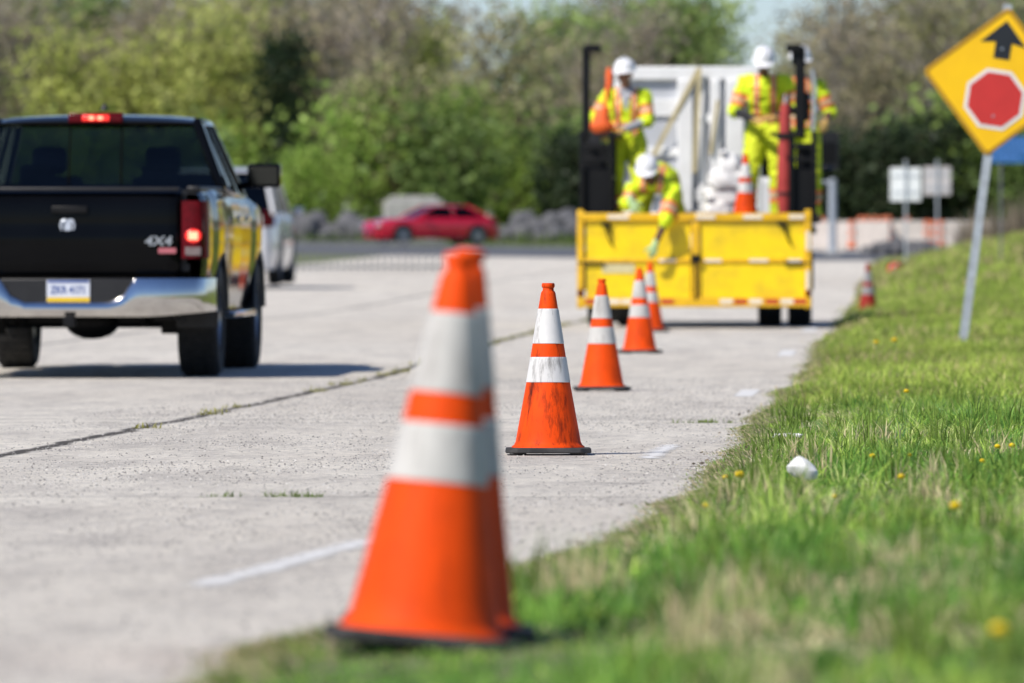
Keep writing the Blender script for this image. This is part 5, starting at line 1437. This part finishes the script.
# the verge near the lens is made of separate tufts, each with its own height, tone and spread
PATCH = ((-.60, 21.8, .26, 1.5), (-.80, 19.5, .16, 1.2), (-.08, 17.6, .16, 1.6), (-.30, 15.2, .16, 1.0), (.10, 24.5, .14, 1.4), (-.62, 33.5, .18, 1.4), (-.42, 42.5, .30, 2.5), (.25, 19.5, .12, 1.2), (-.5, 27, .12, .9))
def tufts(y0, y1, xl, xr, per_m2, k, wd, hs, lo_only=False):
    n = int((y1 - y0) * (xr - xl) * per_m2)
    cy = rng.uniform(y0, y1, n); cx = rng.uniform(xl, xr, n)
    off = cx - edge(cy); rag = vnoise(cx * 7, cy * 2.2, 21)
    keep = off > -.13 + .36 * (rag - .5)
    cx, cy, off = cx[keep], cy[keep], off[keep]; n = len(cx)
    cl = vnoise(cx * 2.4, cy * .9, 1); rnd = rng.uniform(0, 1, n)
    dryf = np.zeros(n)
    for px_, py_, rx_, ry_ in PATCH: dryf = np.maximum(dryf, np.exp(-(((cx - px_) / rx_) ** 2 + ((cy - py_) / ry_) ** 2)))
    dryf = np.maximum(dryf, .55 * sstep(.66, .85, vnoise(cx * 3.1, cy * .8, 31))); dryf = np.maximum(dryf, .75 * np.exp(-np.maximum(off + .08, 0) / .07))
    isd = rng.uniform(0, 1, n) < dryf * .8 + .03
    h = hs * (.35 + .75 * cl ** 1.3) * np.exp(rng.normal(0, .38, n)) * np.clip(.22 + off / .6, .22, 1) * np.where(isd, .75, 1)
    near = ((cx + .86) ** 2 / .36 ** 2 + (cy - 14.4) ** 2 / 2.2 ** 2) < 1
    h = np.where(near, np.minimum(h, .022), h)
    h = np.minimum(h, .20) * np.where(off < .02, .6, 1)
    broad = (rng.uniform(0, 1, n) < .12) & ~isd
    h = np.where(broad, h * .55, h)
    pal = 1.48 * np.array([(.08, .185, .03), (.145, .27, .042), (.26, .37, .06), (.40, .46, .15), (.125, .235, .08)])
    tone = vnoise(cx * 1.1, cy * .4, 12)
    pi_ = np.clip((tone * 3.2 + rng.normal(0, .9, n)).astype(int), 0, 4)
    T = pal[pi_] * np.exp(rng.normal(0, .22, n))[:, None]
    T[isd] = np.array((.90, .77, .45)) * rng.uniform(.55, 1.15, isd.sum())[:, None]
    kk = rng.integers(int(k * .5), int(k * 1.5), n)
    idx = np.repeat(np.arange(n), kk); m = len(idx)
    sp = .022 + .02 * rng.uniform(0, 1, n)
    ang = rng.uniform(0, 2 * np.pi, m); rr = np.sqrt(rng.uniform(0, 1, m)) * sp[idx] * 1.5
    X = cx[idx] + np.cos(ang) * rr; Y = cy[idx] + np.sin(ang) * rr
    H_ = h[idx] * rng.uniform(.35, 1.15, m); W_ = wd * rng.uniform(.6, 1.35, m) * np.where(broad[idx], 2.6, 1)
    TT = T[idx] * rng.uniform(.72, 1.3, m)[:, None]
    GX.append(X); GY.append(Y); GH.append(H_); GW.append(W_); GT.append(np.clip(TT, 0, 1))
    outz.append(np.stack([np.cos(ang), np.sin(ang)], 1)); leanz.append(np.where(broad[idx], 1.0, .25 + .55 * rr / .05) + np.where(isd[idx], .5, 0))
tufts(9, 24, -1.42, .75, 115, 16, .0060, .095)
tufts(24, 47, -1.10, 1.0, 110, 15, .0056, .088)
tufts(9, 47, -1.42, .9, 90, 8, .0060, .045)
# creeping fringe that laps over the edge of the concrete
n = 30000
Yf = 10 + 68 * rng.uniform(0, 1, n) ** 1.15; fo = rng.normal(0.03, .055, n) - .10 * (vnoise(Yf * 3.1, Yf * 0, 51) - .35) * rng.uniform(0, 1, n)
Xf = edge(Yf) + fo
GX.append(Xf); GY.append(Yf); GH.append(rng.uniform(.012, .05, n) * np.clip(.7 + fo * 3, .35, 1.2)); GW.append(.0055 * rng.uniform(.6, 1.5, n))
pick = rng.uniform(0, 1, n)[:, None]
GT.append(np.where(pick < .45, np.array((.62, .52, .32)), np.where(pick < .75, np.array((.25, .36, .07)), np.array((.36, .40, .13)))) * rng.uniform(.6, 1.25, n)[:, None])
outz.append(np.stack([-np.ones(n), rng.normal(0, .4, n)], 1)); leanz.append(rng.uniform(.6, 1.6, n))
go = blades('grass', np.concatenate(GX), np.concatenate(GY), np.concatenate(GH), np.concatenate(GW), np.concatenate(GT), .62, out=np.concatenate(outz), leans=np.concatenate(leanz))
tag(go, 'short rough green grass with straw on the verge', 'grass', kind='stuff')

# broad-leaved rosettes, straw clumps near the camera
def clump(xs, ys, n_each, spread, h, w, c, name, lab, lean=.45):
    X, Y = [], []
    ok = ~((ys < 17.5) & (xs < -.42) & (xs > -1.6)); xs, ys = xs[ok], ys[ok]
    for x, y in zip(xs, ys):
        X.append(x + rng.normal(0, spread, n_each)); Y.append(y + rng.normal(0, spread * 1.3, n_each))
    X = np.concatenate(X); Y = np.concatenate(Y); n = len(X)
    T = np.array(c)[None, :] * rng.uniform(.6, 1.3, n)[:, None]
    o = blades(name, X, Y, h * rng.uniform(.4, 1.2, n), w * rng.uniform(.6, 1.3, n), np.clip(T, 0, 1), lean)
    tag(o, lab, 'grass', kind='stuff'); return o
yy = rng.uniform(11, 45, 90); xx = np.array([float(edge(y)) for y in yy]) + rng.uniform(.15, 1.5, 90)
clump(xx, yy, 34, .035, .15, .007, (.24, .36, .06), 'grass_tufts', 'taller green tufts standing in the verge grass')
yy = np.concatenate([rng.uniform(12, 19, 16), rng.uniform(19, 40, 10)]); xx = np.array([float(edge(y)) for y in yy]) + rng.uniform(.1, 1.3, 26)
clump(xx, yy, 60, .05, .12, .006, (.85, .72, .40), 'straw_tufts', 'dry straw tufts among the verge grass')
# weeds in the pavement joint and cracks
yy = rng.uniform(40, 110, 60); xx = -3.70 + rng.normal(0, .025, 60)
o = clump(xx, yy, 24, .04, .045, .010, (.40, .38, .10), 'joint_weeds', 'low yellowish weeds growing along the pavement joint', .9)
yy = 28.0 + rng.normal(0, .04, 9); xx = np.concatenate([rng.normal(-1.96, .035, 6), rng.normal(-2.2, .1, 3)])
yy = np.concatenate([yy, 43.0 + rng.normal(0, .05, 9)]); xx = np.concatenate([xx, rng.normal(-1.05, .12, 9)])
clump(xx, yy, 16, .018, .035, .006, (.17, .24, .05), 'crack_weeds', 'tiny weeds sprouting from the cross crack', .9)

# dandelions
def dandelion():
    t = empty('dandelion')
    m = MB(); m.tube([(0, 0, 0), (.004, 0, .06), (.008, .002, .115)], [.0025, .0022, .002], 6); m.build('stem', M['stem_green'], t)
    m = MB()
    for ring, (r, z, k) in enumerate(((.017, .117, 16), (.012, .121, 12), (.007, .124, 8))):
        for i in range(k):
            a = 6.283 * i / k + ring; m.beam((.008, .002, .115), (.008 + r * math.cos(a), .002 + r * math.sin(a), z), .005, .0015)
    m.ell((.008, .002, .117), (.0165, .0165, .010), 12, 8)
    m.build('flower', M['petal'], t)
    return t
d0 = None
for (px, py, s) in ((984, 632, .9), (953, 508, .9), (736, 476, .9), (728, 478, .6), (872, 457, .7), (905, 455, .55), (993, 447, .7), (1007, 446, .75), (977, 461, .6), (902, 478, .7), (878, 343, 1.3), (896, 341, 1.5), (905, 392, .9), (832, 497, .45), (700, 506, .6)):
    # ground distance along that line of sight
    lo, hi = 9.0, 130.0
    for _ in range(50):
        mid = (lo + hi) / 2; x = (px - 900) / 8533 * mid
        if .63 + (341.5 - py) * mid / 8533 > gz(x, mid) + .105 * s: lo = mid
        else: hi = mid
    x = (px - 900) / 8533 * lo
    if d0 is None: d0 = dandelion(); o = d0
    else: o = copy_tree(d0)
    o.location = (x, lo, gz(x, lo)); o.scale = (s, s, s * 1.05); o.rotation_euler = (R(-25), R(random.uniform(-12, 12)), 0)
    tag(o, 'small yellow dandelion flower in the verge grass', 'dandelion', 'yellow dandelions in the grass')

# litter
def litter(px, py, w, h, seed, lab, lift=.06):
    lo, hi = 9.0, 130.0
    for _ in range(50):
        mid = (lo + hi) / 2; x = (px - 900) / 8533 * mid
        if .63 + (341.5 - py) * mid / 8533 > gz(x, mid) + lift: lo = mid
        else: hi = mid
    x = (px - 900) / 8533 * lo
    r_ = random.Random(seed); rows = []
    for j_ in range(9):
        row = []
        for i in range(9):
            u, v = i / 8 - .5, j_ / 8 - .5
            zz = (h * (1 - 2.0 * abs(u + .12) ** 1.2 - .5 * abs(v)) if h > .03 else h * (1 - u * u)) + r_.uniform(-.010, .010)
            row.append((u * w + r_.uniform(-.004, .004), v * w * .7 + r_.uniform(-.004, .004), zz))
        rows.append(row)
    m = MB(); m.grid(rows); o = m.build('paper_litter', M['paper'], ang=15); sm = o.modifiers.new('t', 'SOLIDIFY'); sm.thickness = .0015
    o.location = (x, lo, gz(x, lo) + lift - h * .45); tag(o, lab, 'litter', 'white litter on the verge'); return o
pl = litter(788, 437, .12, .018, 4, 'flat white paper scrap at the edge of the concrete', .05)
# crumpled sheet: a creased wad, taller at one end
r_ = random.Random(12); m = MB(); m.ell((0, 0, 0), (.058, .045, .042), 15, 9)
for i, p in enumerate(m.v):
    v = V(p); f = 1 + .30 * mnoise.noise(v * 28) + .20 * (1 - 2 * abs(mnoise.noise(v * 46 + V((3, 1, 2)))))
    m.v[i] = (v.x * f * (1.0 - .5 * max(0, v.z / .042)) - .35 * v.z, v.y * f, v.z * f)
o = m.build('paper_litter', M['paper'], ang=34)
x_, y_ = -.322, 28.6
o.scale = (.82, .82, .85); o.location = (x_, y_, gz(x_, y_) + .062); tag(o, 'crumpled white paper wad lying in the middle of the grass', 'litter', 'white litter on the verge')

# dry brush on the far right slope
n = 2600
X = rng.uniform(1.6, 7.5, n); Y = rng.uniform(205, 250, n)
o = blades('dry_brush', X, Y, rng.uniform(.5, 1.3, n), np.full(n, .05), np.array((.30, .24, .17))[None, :] * rng.uniform(.6, 1.2, n)[:, None], .4); tag(o, 'tan dry brush on the slope below the yellow sign', 'brush', kind='stuff')
n = 9000
X = rng.uniform(-60, 25, n); Y = rng.uniform(300, 372, n)
ok = (X > -1 - (Y - 225) / 2 + 22.5) | (Y > 336)
X, Y = X[ok], Y[ok]; n = len(X)
o = blades('rough_grass', X, Y, rng.uniform(.2, .6, n), np.full(n, .06), np.array((.13, .19, .04))[None, :] * rng.uniform(.5, 1.3, n)[:, None], .5); tag(o, 'rough grass on the ground before the far wood', 'grass', kind='stuff')

# small grit and dark debris on the pavement edge
n = 800
Y = rng.uniform(14, 75, n); X = edge(Y) - np.abs(rng.normal(0, .07, n)) + .03
C = np.stack([X, Y, G(Y) + .012], 1); T = np.array((.24, .20, .15))[None, :] * rng.uniform(.4, 1.5, n)[:, None]
o = from_mesh('debris', leaf_mesh('debris', C, rng.uniform(.004, .020, n), T, .1, 1.6, .12), M['leaf']); tag(o, 'bits of dead leaf and grit along the pavement edge', 'debris', kind='stuff')

# loose grit and worn-out aggregate on the concrete
n = 52000
Y = 13 + 47 * rng.uniform(0, 1, n) ** .9; X = edge(Y) - rng.uniform(0, 3.6, n)
keep = rng.uniform(0, 1, n) < .15 + .85 * sstep(.40, .62, vnoise(X * 1.5, Y * .45, 41) * .6 + vnoise(X * 5, Y * 1.6, 42) * .4)
X, Y = X[keep], Y[keep]; n = len(X)
S = np.minimum(.0033 * np.exp(rng.normal(0, .4, n)), .0058); Z = np.interp(Y, ystat, G(ystat)) + .006
a = rng.uniform(0, 6.28, n)
P = np.stack([np.stack([X + S * 1.2 * np.cos(a + q), Y + S * 1.2 * np.sin(a + q), Z], 1) for q in (0, 2.1, 4.2)] + [np.stack([X, Y, Z + S * rng.uniform(.5, 1.2, n)], 1)], 1).reshape(-1, 3)
me = bpy.data.meshes.new('grit'); me.vertices.add(4 * n); me.vertices.foreach_set('co', P.astype(np.float32).ravel())
li = (np.arange(n)[:, None] * 4 + np.array([0, 1, 3, 1, 2, 3, 2, 0, 3])).ravel()
me.loops.add(9 * n); me.loops.foreach_set('vertex_index', li.astype(np.int32)); me.polygons.add(3 * n); me.polygons.foreach_set('loop_start', np.arange(0, 9 * n, 3, dtype=np.int32)); me.update(calc_edges=True)
c = np.where(rng.uniform(0, 1, n)[:, None] < .45, np.array((.62, .59, .54))[None, :], np.array((.24, .22, .20))[None, :]) * rng.uniform(.6, 1.15, n)[:, None]
at = me.attributes.new('tint', 'FLOAT_COLOR', 'POINT'); at.data.foreach_set('color', np.concatenate([np.repeat(c, 4, 0), np.ones((4 * n, 1))], 1).astype(np.float32).ravel())
o = from_mesh('grit', me, M['grit']); tag(o, 'fine loose grit scattered over the worn concrete', 'grit', kind='stuff')

# ------------------------------------------------------------------ light, sky, camera
w = bpy.data.worlds.new('World'); scene.world = w; w.use_nodes = True
nt = w.node_tree; bgn = nt.nodes['Background']; sk = nt.nodes.new('ShaderNodeTexSky'); sk.sky_type = 'NISHITA'; sk.sun_disc = False
sdir = V((-.48, -.50, .72)).normalized()
sk.sun_elevation = math.asin(sdir.z); sk.sun_rotation = math.atan2(sdir.x, sdir.y); sk.altitude = 100; sk.air_density = 1.0; sk.dust_density = 0.0; sk.ozone_density = 1.6
tn = nt.nodes.new('ShaderNodeMix'); tn.data_type = 'RGBA'; tn.blend_type = 'MULTIPLY'; tn.inputs['Factor'].default_value = 1; tn.inputs['B'].default_value = (.80, .88, 1.12, 1)
nt.links.new(sk.outputs[0], tn.inputs['A']); nt.links.new(tn.outputs['Result'], bgn.inputs['Color']); bgn.inputs['Strength'].default_value = 0.095
sl = bpy.data.lights.new('sun', 'SUN'); sl.energy = 5.0; sl.angle = R(.53); sl.color = (1.0, .94, .86)
so = bpy.data.objects.new('sun', sl); col.objects.link(so); so.rotation_euler = (-sdir).to_track_quat('-Z', 'Y').to_euler()

cam = bpy.data.cameras.new('camera'); cam.sensor_width = 36; cam.lens = 300; cam.clip_start = .5; cam.clip_end = 6000
co = bpy.data.objects.new('camera', cam); col.objects.link(co); co.location = (0, 0, .63); co.rotation_euler = (R(90), 0, math.atan(388 / 8533))
cam.dof.use_dof = True; cam.dof.focus_distance = 35.2; cam.dof.aperture_fstop = 6.4; cam.dof.aperture_blades = 0
scene.camera = co
scene.view_settings.view_transform = 'Standard'; scene.view_settings.look = 'None'; scene.view_settings.exposure = 0
scene.render.engine = 'CYCLES'
scene.cycles.use_denoising = True
try: scene.cycles.denoiser = 'OPENIMAGEDENOISE'
except Exception: pass
scene.cycles.max_bounces = 6; scene.cycles.transparent_max_bounces = 12
